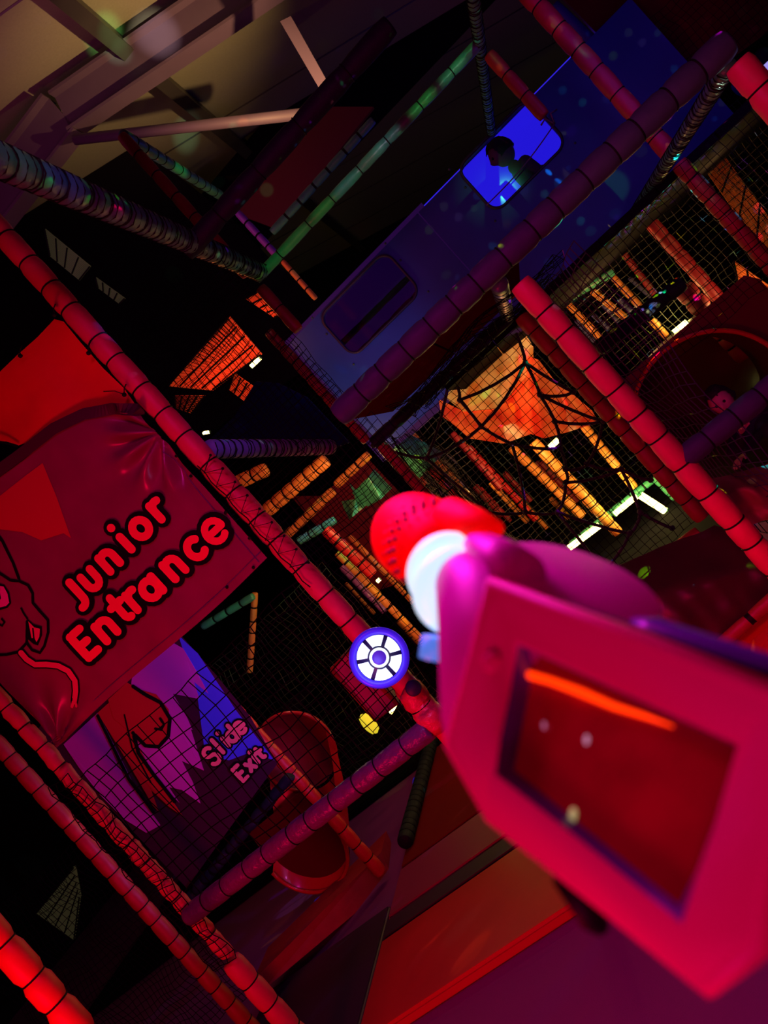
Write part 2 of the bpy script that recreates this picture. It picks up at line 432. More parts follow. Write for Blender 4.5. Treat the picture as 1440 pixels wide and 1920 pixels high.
# dim interior tube behind the left window
pole('padded_beam', 'magenta lit rail seen through the left window of the blue panel', 'beam', (w1[0]-.6, VC+.5, w1[1]-.12), (w1[0]+.6, VC+.5, w1[1]-.09), .05, m_dred, seg=.2, parts=False)
pole('padded_beam', 'grey rail behind the left window of the blue panel', 'beam', (w1[0]-.4, VC+.35, w1[1]+.02), (w1[0]+.5, VC+.35, w1[1]+.02), .022, m_dgray, seg=.25, parts=False)
bm = bmesh.new(); box(bm, (w1[0]-.8, VC+.9, Z2), (w1[0]+.7, VC+.94, 3.0))  # added faintly glowing board so the left pane reads dark purple
tag(obj('backing_board', bm, mat('purple_glow_board', (.03, .01, .10), .6, emis=(.03, .005, .10), es=.35), smooth=False), 'added deep purple board behind the left window of the blue panel', 'board')  # added board, only there to make the left pane dark purple
# hanging cord across the right window
bm = bmesh.new(); a = V(912, 385, VC-.03); b = V(1040, 232, VC-.03)
tube(bm, [a+(b-a)*k/10+Vector((0, 0, -.02*math.sin(PI*k/10))) for k in range(11)], .004, 6)
for s in (-1, 1): tube(bm, [b, b+Vector((.02*s, 0, .06)), b+Vector((.06*s, 0, .05))], .006, 5)
tag(obj('cord', bm, m_purp), 'thin knotted cord tied across the right window', 'cord')

# ================================================================== PEOPLE
def skin_fig(name, joints, edges, root, m, parent, sub=2):
    me = bpy.data.meshes.new(name); me.from_pydata([j[0] for j in joints], edges, [])
    o = bpy.data.objects.new(name, me); C.objects.link(o)
    o.modifiers.new('s', 'SKIN'); 
    for i, j in enumerate(joints):
        sv = me.skin_vertices[0].data[i]; sv.radius = (j[1], j[2] if len(j) > 2 else j[1]); sv.use_root = (i == root)
    ss = o.modifiers.new('u', 'SUBSURF'); ss.levels = sub; ss.render_levels = sub
    dg = bpy.context.evaluated_depsgraph_get(); me2 = bpy.data.meshes.new_from_object(o.evaluated_get(dg))
    bpy.data.objects.remove(o); me2.name = name; me2.materials.clear(); me2.materials.append(m)
    for p in me2.polygons: p.use_smooth = True
    return addmesh(name, me2, parent)
def head_mesh(c, face, s=1.0):
    """head with brow, nose, chin, ears, looking along 'face'"""
    bm = bmesh.new(); bmesh.ops.create_icosphere(bm, subdivisions=4, radius=1)
    f = face.normalized(); r = f.cross(ZUP).normalized(); u = r.cross(f)
    for v in bm.verts:
        x, y, z = v.co
        k = 1-.22*max(0, -z)
        X = x*.074*k; Y = y*.092*(1-.1*max(0, -z)); Z = z*.105
        if y > 0:
            d = math.hypot(x/.18, (z+.05)/.28); Y += .022*math.exp(-d*d)          # nose
            for sx in (-1, 1):
                d = math.hypot((x-sx*.36)/.18, (z-.12)/.13); Y -= .010*math.exp(-d*d)   # eye sockets
            d = math.hypot(x/.3, (z+.42)/.07); Y -= .006*math.exp(-d*d)             # mouth
            d = math.hypot(x/.3, (z+.75)/.2); Y += .01*math.exp(-d*d)               # chin
        for sx in (-1, 1):
            d = math.sqrt(((x-sx)/.25)**2+(y/.18)**2+(z/.25)**2); X += sx*.014*math.exp(-d*d)  # ears
        v.co = c + (r*X + f*Y + u*Z)*s
    return bm, f, r, u
def hair_mesh(c, face, s=1.0):
    bm, f, r, u = head_mesh(c, face, s)
    dele = []
    for v in bm.verts:
        q = v.co-c; a, b = q.dot(f)/s, q.dot(u)/s
        if b < -.03 or (a > .045 and b < .055) : dele.append(v)
        else: v.co = c+q*1.13+ (noise.noise(q*60)*.006)*q.normalized()
    bmesh.ops.delete(bm, geom=dele, context='VERTS'); return bm
def hand(parent, wrist, fwd, nrm, s=.85, name='hand'):
    f = fwd.normalized(); n = (nrm-f*nrm.dot(f)).normalized(); r = f.cross(n)
    J = [(wrist, .018*s, .014*s), (wrist+f*.035*s, .028*s, .013*s), (wrist+f*.07*s, .032*s, .012*s)]; E = [(0, 1), (1, 2)]
    for k, (off, L) in enumerate(((-.028, .06), (-.010, .072), (.010, .068), (.027, .05))):
        b = len(J); J.append((wrist+f*.08*s+r*off*s, .0085*s)); J.append((wrist+f*(.08+L*.5)*s+r*off*1.1*s-n*.008*s, .0078*s)); J.append((wrist+f*(.08+L)*s+r*off*1.15*s-n*.025*s, .0065*s))
        E += [(2, b), (b, b+1), (b+1, b+2)]
    b = len(J); J.append((wrist+f*.045*s-r*.04*s, .010*s)); J.append((wrist+f*.075*s-r*.058*s-n*.01*s, .008*s)); E += [(1, b), (b, b+1)]
    return skin_fig(name, J, E, 0, m_skin, parent, 1)
def child(label, base, hd, face, lean, m_top, arms, seatz, s=.72, skin=None):
    t = thing('person', label, 'person', base)
    h = Vector(hd); f = face.normalized(); r = f.cross(ZUP).normalized()
    neck = h-ZUP*.105*s*1.25; ch = neck-ZUP*.13*s+lean*.06; pel = Vector((neck.x+lean.x*.22, neck.y+lean.y*.22, seatz+.13))
    J = [(pel, .125*s, .10*s), ((pel+ch)/2, .12*s, .09*s), (ch, .145*s, .095*s), (neck-ZUP*.03*s, .06*s, .06*s), (neck+ZUP*.03*s, .045*s)]
    E = [(0, 1), (1, 2), (2, 3), (3, 4)]
    for sgn, (el, wr) in zip((-1, 1), arms):
        b = len(J); sh = ch+r*.15*s*sgn+ZUP*.05*s
        J += [(sh, .055*s), (Vector(el), .042*s), (Vector(wr), .030*s)]; E += [(2, b), (b, b+1), (b+1, b+2)]
    for sgn in (-1, 1):
        b = len(J); hip = pel+r*.075*s*sgn; kn = hip+f*.36*s-ZUP*.02+r*.04*sgn; an = Vector((kn.x-f.x*.05, kn.y-f.y*.05, seatz+.05)) if False else kn-f*.30*s-ZUP*.10+r*.03*sgn
        an.z = seatz+.035; kn.z = max(kn.z, seatz+.12)
        J += [(hip, .085*s), (kn, .06*s), (an, .04*s), (an+f*.13*s, .032*s)]; E += [(0, b), (b, b+1), (b+1, b+2), (b+2, b+3)]
    skin_fig('body', J, E, 0, m_top, t)
    bm, *_ = head_mesh(h, f, s*1.12); bmesh.ops.delete(bm, geom=[], context='VERTS')
    hdo = obj('head', bm, m_skin if skin is None else skin, t)
    for sx in (-1, 1):
        bm = bmesh.new(); bmesh.ops.create_icosphere(bm, subdivisions=2, radius=.011*s)
        c = h+(r*sx*.027+f*.082+ZUP*.012)*s*1.12; bmesh.ops.translate(bm, verts=bm.verts[:], vec=c); obj('eye', bm, m_hair, t)
    obj('hair', hair_mesh(h, f, s*1.12), m_hair, t)
    for sgn, (el, wr) in zip((-1, 1), arms):
        el = Vector(el); wr = Vector(wr); hand(t, wr, wr-el, ZUP, s)
    return t
# child behind the right window of the blue panel, looking left
hd = V(940, 286, VC+.34)
m_top = mat('dark_plum_top', (.14, .02, .06), .8, bump=.3)
child('short haired child in a dark plum top looking left behind the right blue panel window',
      (hd.x+.1, VC+.36, Z2-.02), hd, Vector((-1, -.15, -.12)), Vector((.5, 0, 0)), m_top,
      ((hd+Vector((.08, -.12, -.30)), hd+Vector((-.14, -.14, -.36))), (hd+Vector((.22, .12, -.30)), hd+Vector((.02, .14, -.40)))), Z2-.01, .80,
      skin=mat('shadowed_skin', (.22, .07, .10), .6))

# ================================================================== ENTRANCE BANNER
VBN = VA-.055
def bdisp(x, z):
    q = Vector((x*2.2, z*2.2, 3.1))
    base = noise.noise(q)*.016 + .012*noise.noise(Vector((x*6+z*3, z*2.0-x*1.2, 7.7)))
    c = V(300, 810, VBN); dx, dz = x-c.x, z-c.z; r = math.hypot(dx, dz); a = math.atan2(dz, dx)
    base += .024*math.sin(a*11)*math.exp(-((r-.12)/.075)**2)
    c = V(112, 1395, VBN); dx, dz = x-c.x, z-c.z; r = math.hypot(dx, dz); a = math.atan2(dz, dx)
    base += .02*math.sin(a*10)*math.exp(-(r/.2)**2)
    return base
def B(px, py, off=0):
    p = V(px, py, VBN); return Vector((p.x, VBN-bdisp(p.x, p.z)-off, p.z))
A0 = V(112, 1398, VBN); A1 = V(502, 1045, VBN)      # bottom corners
top = [(300, 812), (262, 775), (215, 772), (150, 786), (95, 820), (40, 865), (0, 895), (-60, 935), (-160, 990), (-190, 1080)]
topw = [V(a, b, VBN) for a, b in top]
def topz(x):
    for i in range(len(topw)-1):
        a, b = topw[i], topw[i+1]
        if b.x <= x <= a.x: return a.z+(b.z-a.z)*(x-a.x)/(b.x-a.x)
    return topw[0].z if x > topw[0].x else topw[-1].z
xa, xb = V(-40, 1240, VBN).x, max(A1.x, topw[0].x)
xa = A0.x-.01
t = thing('entrance_banner', 'wrinkled crimson vinyl banner lettered Junior Entrance with an arched top', 'banner', (A0.x, VBN, A0.z))
bm = bmesh.new(); NX, NZ = 160, 140; g = []
for i in range(NX+1):
    s = i/NX; x = A0.x+(A1.x-A0.x)*s; zb_ = A0.z+(A1.z-A0.z)*s+.008*math.sin(PI*s*2); zt_ = max(topz(x), zb_+.05)
    g.append([bm.verts.new((x, VBN-bdisp(x, zb_+(zt_-zb_)*j/NZ), zb_+(zt_-zb_)*j/NZ)) for j in range(NZ+1)])
for i in range(NX):
    for j in range(NZ): bm.faces.new((g[i][j], g[i+1][j], g[i+1][j+1], g[i][j+1]))
obj('sheet', bm, m_ban, t)
# welded hem along bottom and right edge
bm = bmesh.new(); tube(bm, [Vector((v[0].co.x, v[0].co.y, v[0].co.z)) for v in []] or [Vector((A0.x+(A1.x-A0.x)*k/30, VBN-bdisp(A0.x+(A1.x-A0.x)*k/30, A0.z+(A1.z-A0.z)*k/30)-.003, A0.z+(A1.z-A0.z)*k/30+.008*math.sin(PI*k/15)+.03)) for k in range(31)], .0016, 4)
tube(bm, [B(320+k*(500-320)/12-12, 838+k*(1045-838)/12+8, .003) for k in range(13)], .0016, 4)
obj('hem', bm, m_purp, t)
def poly(name, pts, m, parent, pf, off, sub=0):
    bm = bmesh.new(); f = bm.faces.new([bm.verts.new(pf(a, b, off)) for a, b in pts])
    bmesh.ops.triangulate(bm, faces=[f]); return obj(name, bm, m, parent, smooth=False)
def stroke(bm, pts, w, pf, off):
    """flat rounded stroke through pixel points, half width w"""
    P2 = [Vector(p) for p in pts]; fine = [P2[0]]
    for a, b in zip(P2, P2[1:]):
        n = max(1, int((b-a).length/6))
        for k in range(1, n+1): fine.append(a+(b-a)*k/n)
    def disc(c):
        vs = [bm.verts.new(pf(c.x+w*math.cos(2*PI*k/14), c.y+w*math.sin(2*PI*k/14), off)) for k in range(14)]; bm.faces.new(vs)
    for p in (fine[0], fine[-1]): disc(p)
    pr = None
    for i, p in enumerate(fine):
        a = fine[max(0, i-1)]; b = fine[min(len(fine)-1, i+1)]; d = (b-a)
        if d.length < 1e-6: continue
        d.normalize(); n = Vector((-d.y, d.x))
        cur = (bm.verts.new(pf(p.x+n.x*w, p.y+n.y*w, off)), bm.verts.new(pf(p.x-n.x*w, p.y-n.y*w, off)))
        if pr: bm.faces.new((pr[0], cur[0], cur[1], pr[1]))
        pr = cur
    for p in P2[1:-1]: disc(p)
def arc(cx, cy, rx, ry, a0, a1, n=14):
    return [(cx+rx*math.cos(math.radians(a0+(a1-a0)*k/n)), cy+ry*math.sin(math.radians(a0+(a1-a0)*k/n))) for k in range(n+1)]
GL = {
 'J': [[(.38, 1.35), (.38, .25)] + arc(.05, .2, .33, .38, 0, -100, 6)],
 'u': [[(0, 1), (0, .38)]+arc(.36, .38, .36, .38, 180, 360, 8)+[(.72, 1)]],
 'n': [[(0, 0), (0, 1)], [(0, .6)]+arc(.36, .62, .36, .38, 160, 0, 8)+[(.72, 0)]],
 'i': [[(0.1, 0), (0.1, .95)], [(0.1, 1.62), (0.1, 1.64)]],
 'o': [arc(.42, .5, .44, .5, 0, 360, 20)],
 'r': [[(0, 0), (0, 1)], [(0, .62)]+arc(.36, .6, .36, .4, 160, 70, 5)],
 'E': [[(.62, 1.45), (0, 1.45), (0, 0), (.62, 0)], [(0, .74), (.52, .74)]],
 't': [[(.25, 1.45), (.25, .25)]+arc(.5, .25, .25, .25, 180, 270, 4), [(-.08, 1.0), (.6, 1.0)]],
 'a': [arc(.38, .48, .4, .48, 0, 360, 18), [(.8, .98), (.8, 0)]],
 'c': [arc(.44, .5, .44, .5, 50, 310, 16)],
 'e': [[(.04, .50), (.90, .50)]+arc(.46, .5, .46, .54, 5, 310, 16)],
 'S': [arc(.4, 1.08, .36, .34, 30, 270, 10)+arc(.4, .36, .4, .38, 90, -150, 10)],
 'l': [[(0.1, 0), (0.1, 1.5)]],
 'd': [arc(.38, .48, .4, .48, 0, 360, 18), [(.8, 1.5), (.8, 0)]],
 'x': [[(0, 0), (.7, 1)], [(0, 1), (.7, 0)]],
}
def glyph(parent, ch, cx, cy, s, w, ow, pf, o1, o2, mr, mb, rv=(.735, -.68), uv=(-.69, -.72), skx=1):
    st = GL[ch]; xs = [p[0] for q in st for p in q]; mx = (min(xs)+max(xs))/2; my = .5 if ch not in 'ESJ' else .6
    def T(p): return (cx+((p[0]-mx)*rv[0]*skx+(p[1]-my)*uv[0])*s, cy+((p[0]-mx)*rv[1]*skx+(p[1]-my)*uv[1])*s)
    bm = bmesh.new()
    for q in st: stroke(bm, [T(p) for p in q], w, pf, o1)
    a = obj('letter', bm, mr, parent, smooth=False)
    bm = bmesh.new()
    for q in st: stroke(bm, [T(p) for p in q], ow, pf, o2)
    obj('letter_outline', bm, mb, a, smooth=False)
for ch, cx, cy in (('J', 143, 1115), ('u', 172, 1087), ('n', 207, 1050), ('i', 237, 1017), ('o', 266, 990), ('r', 300, 955)):
    glyph(t, ch, cx, cy, 34, 7.8, 16, B, .013, .007, m_txt, m_black)
for ch, cx, cy in (('E', 165, 1207), ('n', 202, 1178), ('t', 232, 1145), ('r', 257, 1122), ('a', 286, 1102), ('n', 328, 1063), ('c', 369, 1028), ('e', 406, 994)):
    glyph(t, ch, cx, cy, 36 if ch != 'e' else 38, 7.8 if ch != 'e' else 6.9, 16.5, B, .012, .007, m_txt, m_black)
# lighter red patch and printed shapes
poly('red_patch', [(-20, 990), (0, 930), (50, 890), (80, 868), (105, 930), (132, 1010), (118, 1000), (75, 1014), (40, 998)], m_ban2, t, B, .003)
def Zc(x, y): return (x/2, 850+y/2)
def line(name, pts, w, m, off): 
    bm = bmesh.new(); stroke(bm, pts, w, B, off); return obj(name, bm, m, t, smooth=False)
line('print_line', [Zc(-20, 290), Zc(10, 330), Zc(50, 410), Zc(75, 480), Zc(40, 475), Zc(-10, 440)], 2.6, m_black, .0035)
line('print_line', [Zc(75, 480), Zc(105, 495), Zc(122, 525), Zc(124, 560), Zc(150, 590), Zc(182, 625), Zc(184, 670), Zc(172, 720), Zc(155, 745), Zc(125, 735), Zc(105, 708)], 2.6, m_black, .0035)
line('print_line', [Zc(-20, 752), Zc(30, 752), Zc(75, 742), Zc(105, 708), Zc(104, 630)], 2.6, m_black, .0035)
line('print_line', [Zc(82, 580), Zc(92, 600), Zc(105, 618)], 1.8, m_black, .0035)
poly('printed_mouth', [Zc(104, 618), Zc(130, 640), Zc(160, 648), Zc(162, 680), Zc(148, 718), Zc(130, 712), Zc(110, 695)], m_black, t, B, .004)
poly('printed_mouth', [Zc(110, 628), Zc(132, 650), Zc(154, 656), Zc(153, 685), Zc(143, 705), Zc(135, 690), Zc(124, 690)], m_tongue, t, B, .0055)
line('printed_mouth', [Zc(128, 655), Zc(134, 700)], 1.5, m_black, .006)
tg = [Zc(85, 745), Zc(105, 770), Zc(135, 790), Zc(180, 788), Zc(225, 792), Zc(262, 812), Zc(285, 850), Zc(286, 890), Zc(280, 930)]
line('printed_tongue', tg, 8, m_black, .004); line('printed_tongue', tg, 5.2, m_tongue, .0055)
line('printed_tongue', [Zc(278, 925), Zc(270, 950)], 3, m_tongue, .0056); line('printed_tongue', [Zc(282, 925), Zc(290, 944)], 3, m_tongue, .0057)
poly('printed_eye', [Zc(-30, 500), Zc(0, 486), Zc(20, 492), Zc(38, 520), Zc(46, 560), Zc(32, 578), Zc(-10, 590)], m_black, t, B, .004)
poly('printed_eye', [Zc(-30, 506), Zc(0, 494), Zc(18, 498), Zc(33, 525), Zc(39, 558), Zc(28, 570), Zc(-10, 580)], m_eye, t, B, .0055)
poly('printed_eye', [Zc(-10, 515), Zc(5, 515), Zc(10, 540), Zc(0, 560), Zc(-12, 560)], m_black, t, B, .007)
line('print_line', [Zc(10, 620), Zc(20, 632), Zc(12, 645), Zc(0, 640)], 2, m_black, .004)
# grommets
for a, b in ((330, 855), (360, 892), (425, 960), (470, 1008), (427, 1100), (478, 1062), (60, 1355)):
    bm = bmesh.new(); lathe(bm, B(a, b, .006), Vector((0, -1, 0)), [(0, .006), (.003, .005), (.003, .002)], 10); obj('grommet', bm, m_tie, t)
# bright red upper sheet and dark welt
t = thing('arch_sheet', 'bright red vinyl sheet tied to the post above the lettered banner', 'sheet', V(240, 750, VBN+.03))
up_ = [(100, 598), (118, 603), (150, 640), (190, 690), (232, 728), (256, 762), (215, 762), (160, 772), (110, 795), (60, 828), (35, 836), (0, 828), (-60, 850), (-120, 830), (-60, 740), (0, 700), (35, 665), (70, 632)]
ctr = Vector((95, 715)); bm = bmesh.new()
def U(px, py, off=0): 
    p = V(px, py, VBN+.02); return p+Vector((0, noise.noise(Vector((p.x*5, p.z*5, 1)))*.03-off, 0))
cv = bm.verts.new(U(*ctr)); rings = []
for k in range(1, 7): rings.append([bm.verts.new(U(ctr.x+(a-ctr.x)*k/6, ctr.y+(b-ctr.y)*k/6)) for a, b in up_])
n = len(up_)
for i in range(n): bm.faces.new((cv, rings[0][i], rings[0][(i+1) % n]))
for k in range(5):
    for i in range(n): bm.faces.new((rings[k][i], rings[k+1][i], rings[k+1][(i+1) % n], rings[k][(i+1) % n]))
obj('sheet', bm, m_banr, t)
bm = bmesh.new(); stroke(bm, [(262, 768), (215, 766), (160, 776), (105, 803), (58, 838), (0, 882), (-70, 930), (-120, 960)], 11, B, .008); obj('welt', bm, mat('dark_maroon_webbing', (.06, .004, .03), .6), t, smooth=False)
bm = bmesh.new(); stroke(bm, [(35, 836), (15, 830), (-20, 826)], 2.5, B, .012); obj('seam', bm, m_tie, t, smooth=False)
for a, b in ((101, 590), (166, 662), (233, 740), (38, 667)):
    bm = bmesh.new(); bmesh.ops.create_icosphere(bm, subdivisions=2, radius=.008); bmesh.ops.translate(bm, verts=bm.verts[:], vec=V(a, b, VBN-.02)); c = V(a, b, VBN-.02)
    tube(bm, [c, c+Vector((.015, -.004, .012)), c+Vector((.03, .0, .02))], .002, 5); obj('tie_knot', bm, m_tie, t)
bm = bmesh.new(); tube(bm, [V(234, 740, VBN-.03), V(215, 733, VBN-.04), V(194, 734, VBN-.04)], .0016, 5); obj('loose_cord', bm, m_tie, t)

bm = bmesh.new(); yy = VA-R-.016; zig = []
for k in range(17):
    px, py = 385+k*11.5, 862+k*12.6
    o_ = (-19 if k % 2 else 13); zig.append(V(px+o_*.74, py-o_*.67, yy-(0 if k % 2 == 0 else -.012)))
tube(bm, zig, .0024, 5)
for k in range(0, 17, 2):
    r_ = bmesh.ops.create_icosphere(bm, subdivisions=1, radius=.0055); bmesh.ops.translate(bm, verts=r_['verts'], vec=zig[k])
tube(bm, [V(370+k*13.2, 873+k*14.3, yy+.004) + Vector((.004*math.sin(k*2), 0, 0)) for k in range(17)], .0022, 5)
tag(obj('lacing_cord', bm, m_tie), 'knotted black cord lacing the banner edge and net to the long pink post', 'cord')

# ================================================================== SLIDE EXIT BANNER
VS = VB-.12
def S(px, py, off=0): 
    p = V(px, py, VS); return p+Vector((0, -off+noise.noise(Vector((p.x*4, p.z*4, 2)))*.004, 0))
t = thing('slide_exit_banner', 'dark purple banner lettered Slide Exit with flame print, behind the square net', 'banner', S(350, 1655))
m_sb = mat('dark_plum_sheet', (.055, .01, .05), .3, bump=.5, bscale=12)
m_fl = mat('violet_print', (.60, .08, .80), .45, var=.15, bscale=4); m_bl = mat('blue_print', (.06, .03, .85), .45, emis=(.03, .02, .8), es=.18)
m_dr = mat('red_cartoon_print', (.55, .012, .03), .5); m_lt = mat('pale_red_print', (.85, .10, .25), .5, emis=(.9, .1, .3), es=.08)
poly('sheet', [(330, 1180), (405, 1265), (470, 1345), (520, 1432), (440, 1540), (350, 1665), (250, 1560), (130, 1440), (70, 1370), (120, 1290)], m_sb, t, S, 0)
poly('printed_glow', [(335, 1190), (372, 1225), (420, 1300), (455, 1350), (515, 1425), (470, 1410), (430, 1425), (385, 1415), (370, 1300)], m_bl, t, S, .003)
poly('printed_flame', [(250, 1255), (318, 1200), (345, 1215), (372, 1262), (392, 1300), (365, 1278), (375, 1310), (345, 1290), (306, 1262), (325, 1300), (352, 1345), (362, 1368), (328, 1345), (350, 1390), (383, 1444), (342, 1426), (362, 1465), (377, 1506), (342, 1480), (310, 1450), (300, 1437), (318, 1475), (338, 1504), (310, 1478), (268, 1415), (240, 1350)], m_fl, t, S, .006)
poly('printed_flame', [(120, 1395), (185, 1335), (222, 1420), (262, 1490), (302, 1546), (282, 1532), (245, 1512), (275, 1561), (235, 1535), (190, 1490), (150, 1440)], m_fl, t, S, .006)
poly('printed_tail', [(185, 1335), (235, 1290), (262, 1400), (285, 1440), (345, 1528), (318, 1510), (285, 1480), (300, 1520), (288, 1508), (240, 1425)], m_dr, t, S, .010)
poly('printed_snout', [(240, 1278), (262, 1290), (295, 1300), (318, 1328), (322, 1365), (305, 1393), (280, 1398), (255, 1378), (236, 1340), (215, 1345), (205, 1310)], m_dr, t, S, .012)
bm = bmesh.new()
stroke(bm, [(186, 1340), (215, 1400), (245, 1460), (290, 1520)], 3, S, .014)
stroke(bm, [(252, 1285), (275, 1300), (303, 1315), (321, 1345), (318, 1378), (300, 1398), (275, 1396), (252, 1372), (262, 1410), (290, 1450), (330, 1500)], 3.5, S, .014)
stroke(bm, [(303, 1345), (310, 1356), (305, 1366), (294, 1364)], 2.5, S, .014); stroke(bm, [(236, 1338), (250, 1400), (285, 1465)], 1.5, S, .014)
obj('printed_outline', bm, m_black, t, smooth=False)
for ch, cx, cy, s in (('S', 401, 1416, 24), ('l', 414, 1400, 21), ('i', 425, 1388, 19), ('d', 437, 1378, 20), ('e', 452, 1362, 20)):
    glyph(t, ch, cx, cy, s, 4, 7.5, S, .018, .014, m_lt, m_black)
for ch, cx, cy, s in (('E', 455, 1448, 20), ('x', 472, 1432, 17), ('i', 482, 1420, 15), ('t', 491, 1412, 15)):
    glyph(t, ch, cx, cy, s, 4, 7, S, .018, .014, m_lt, m_black)
pole('padded_beam', 'dark crinkled roll along the lower edge of the slide exit banner', 'beam', V(545, 1455, VS+.02), V(350, 1690, VS-.1), .03, m_dgray, seg=.08, parts=False, wob=.1)

# ================================================================== NETS
pl1x = V(300, 768, VA).x; pl2x = V(180, 1513, VA).x; prx = V(1144, 720, VA).x
bz = V(580, 1540, VA).z
net('square black net stretched under the lettered banner, over the slide exit banner', (pl2x+.02, VA+.03, bz+.02), (pl1x-pl2x-.04, 0, 0), (0, 0, .66), .056, th=.0026, sag=.02)
net('fine black net left of the wheel light, over the red slide hood', (pl1x+.02-.62, VA+.06, bz+.04), (.56, 0, 0), (0, 0, .55), .05, m_netr, th=.0013, sag=.02) if False else None
net('fine black net between the long pink post and the red muzzle', (pl1x+.02, VA+.02, bz+.05), (.52, 0, .0), (0, 0, .88), .03, th=.0012, sag=.015)
net('black net wall going back along the left side of the net tunnel', (V(700, 832, VB).x, VB, .5), (.0, 1.3, 0), (0, 0, 1.28), .045, th=.0022, sag=.03)
net('coarse black net across the net tunnel mouth', (V(705, 832, VB).x, VB+.02, .5), (V(1150, 785, VB).x-V(745, 868, VB).x, 0, 0), (0, 0, 1.27), .036, th=.0016, sag=.03)
net('dark blue net strip lacing the dark red post to the crimson post', (V(1150, 785, VB).x+.02, VB+.01, .45), (.22, -.9, 0), (0, 0, 1.3), .05, m_rope, th=.0022, sag=.02)
net('black net hanging behind the upper left receding beam', (V(20, 360, 3.3).x-.1, 3.3, 1.5), (V(560, 640, 3.3).x-V(20, 360, 3.3).x+.1, 0, 0), (0, 0, 1.35), .035, th=.0016, sag=.03)
net('black net sheet above the long pink post, under the unlit beam', (V(120, 420, 3.0).x-.5, 3.0, 1.9), (.9, .0, .0), (0, 0, .9), .03, th=.0016, sag=.02)
net('thin dark net on the right bay above the big red tube', (prx+.05, VB-.1, 1.15), (1.5, 0, 0), (0, 0, .62), .035, th=.0014, sag=.03)
net('sagging black net below the dark deck board', (pA.x+.1, VA+.1, Z2-.03), (.0, 1.1, 0), (.75, 0, 0), .04, th=.0014, sag=.04)
net('slack black net laced along the narrow pink post', (pl2x-.06, VA-.045, .62), (.12, 0, 0), (0, 0, .95), .03, th=.0022, jit=.5, sag=.0)
net('dense black net in the bottom left behind the red posts', (V(60, 1600, 3.2).x-.8, 3.2, .1), (1.3, 0, 0), (0, 0, 1.2), .035, m_net, th=.0018, sag=.03)
net('dark square net in front of the far right orange mesh', (V(1300, 250, VC).x, VC+.1, 1.0), (1.8, 0, 0), (0, 0, 1.6), .04, th=.0016, sag=.03)
net('small square net beside the wheel light, over the tan locker', (V(640, 1300, 2.6).x-.42, VA+.05, bz+.03), (.42, 0, 0), (0, 0, .33), .05, th=.0016, sag=.01) if False else None

# spider web rope net inside the tunnel
VW = 4.05
nodes = {k: V(a, b, VW) for k, (a, b) in dict(a=(962, 612), b=(985, 680), c=(862, 750), d=(902, 800), e=(1012, 740), f=(1040, 790), g=(845, 690), h=(1075, 735), i=(1130, 790), j=(960, 832), k=(1050, 840), l=(1060, 880), m=(800, 860), n=(700, 835), o=(1045, 960), p=(985, 960), q=(1165, 880), r=(1200, 960), s=(1180, 1000), t=(1130, 1070), u=(1260, 990), v=(1060, 905), w=(1100, 870), x=(915, 960), y=(1220, 900)).items()}
E_ = 'ab bc bd cd be ef dj fi ei gc gm eh jk kf kl lw wi vo vl op pj xp md dc mn wq qr rs st ru vq os bh qy xm ot'.split()
bm = bmesh.new()
for ed in E_:
    a, b = nodes[ed[0]], nodes[ed[1]]; mid = (a+b)/2+Vector((0, .02, -.02)); tube(bm, [a, (a+mid)/2+Vector((0, 0, -.006)), mid, (b+mid)/2+Vector((0, 0, -.006)), b], .009, 7)
for p in nodes.values():
    r_ = bmesh.ops.create_icosphere(bm, subdivisions=2, radius=.016); bmesh.ops.translate(bm, verts=r_['verts'], vec=p)
tag(obj('rope_web', bm, m_rope), 'thick knotted rope web stretched inside the net tunnel before the orange lantern', 'net')

# ================================================================== ORANGE LANTERN
def clothpoly(name, rows, m, parent=None, amp=.02, fr=6, v=None):
    """quad sheet lofted through rows of world points, with folds"""
    bm = bmesh.new(); g = []; NR = 24; NC = 36
    def lerp(pts, s):
        q = s*(len(pts)-1); i = min(int(q), len(pts)-2); f = q-i; return pts[i].lerp(pts[i+1], f)
    for i in range(NR+1):
        s = i/NR; q = s*(len(rows)-1); k = min(int(q), len(rows)-2); f = q-k
        g.append([])
        for j in range(NC+1):
            p = lerp(rows[k], j/NC).lerp(lerp(rows[k+1], j/NC), f)
            g[-1].append(bm.verts.new(p+Vector((0, amp*(1.3*noise.noise(p*fr)+.6*noise.noise(Vector((p.x*fr*3, p.z*fr*.8, 4)))+.3*noise.noise(p*fr*2.7)), 0))))
    for i in range(NR):
        for j in range(NC): bm.faces.new((g[i][j], g[i+1][j], g[i+1][j+1], g[i][j+1]))
    return obj(name, bm, m, parent)
def glowcloth(name, col, es, hi=(1, .50, .10, 1)):
    m = mat(name, col, .4, bump=.5, bscale=18); nt = m.node_tree; b = nt.nodes['Principled BSDF']
    nz = nt.nodes.new('ShaderNodeTexNoise'); nz.inputs['Scale'].default_value = 7; tc = nt.nodes.new('ShaderNodeTexCoord'); nt.links.new(tc.outputs['Object'], nz.inputs['Vector'])
    rp = nt.nodes.new('ShaderNodeValToRGB'); rp.color_ramp.elements[0].position = .35; rp.color_ramp.elements[0].color = (col[0]*.6, col[1]*.35, col[2]*.4, 1)
    rp.color_ramp.elements[1].position = .68; rp.color_ramp.elements[1].color = hi
    nt.links.new(nz.outputs['Fac'], rp.inputs[0]); nt.links.new(rp.outputs[0], b.inputs['Emission Color']); b.inputs['Emission Strength'].default_value = es; return m
m_lan = glowcloth('glowing_amber_cloth', (.9, .30, .03), .42); m_lan2 = glowcloth('glowing_red_orange_cloth', (.9, .05, .01), .5, (1, .16, .02, 1))
VL = 5.0
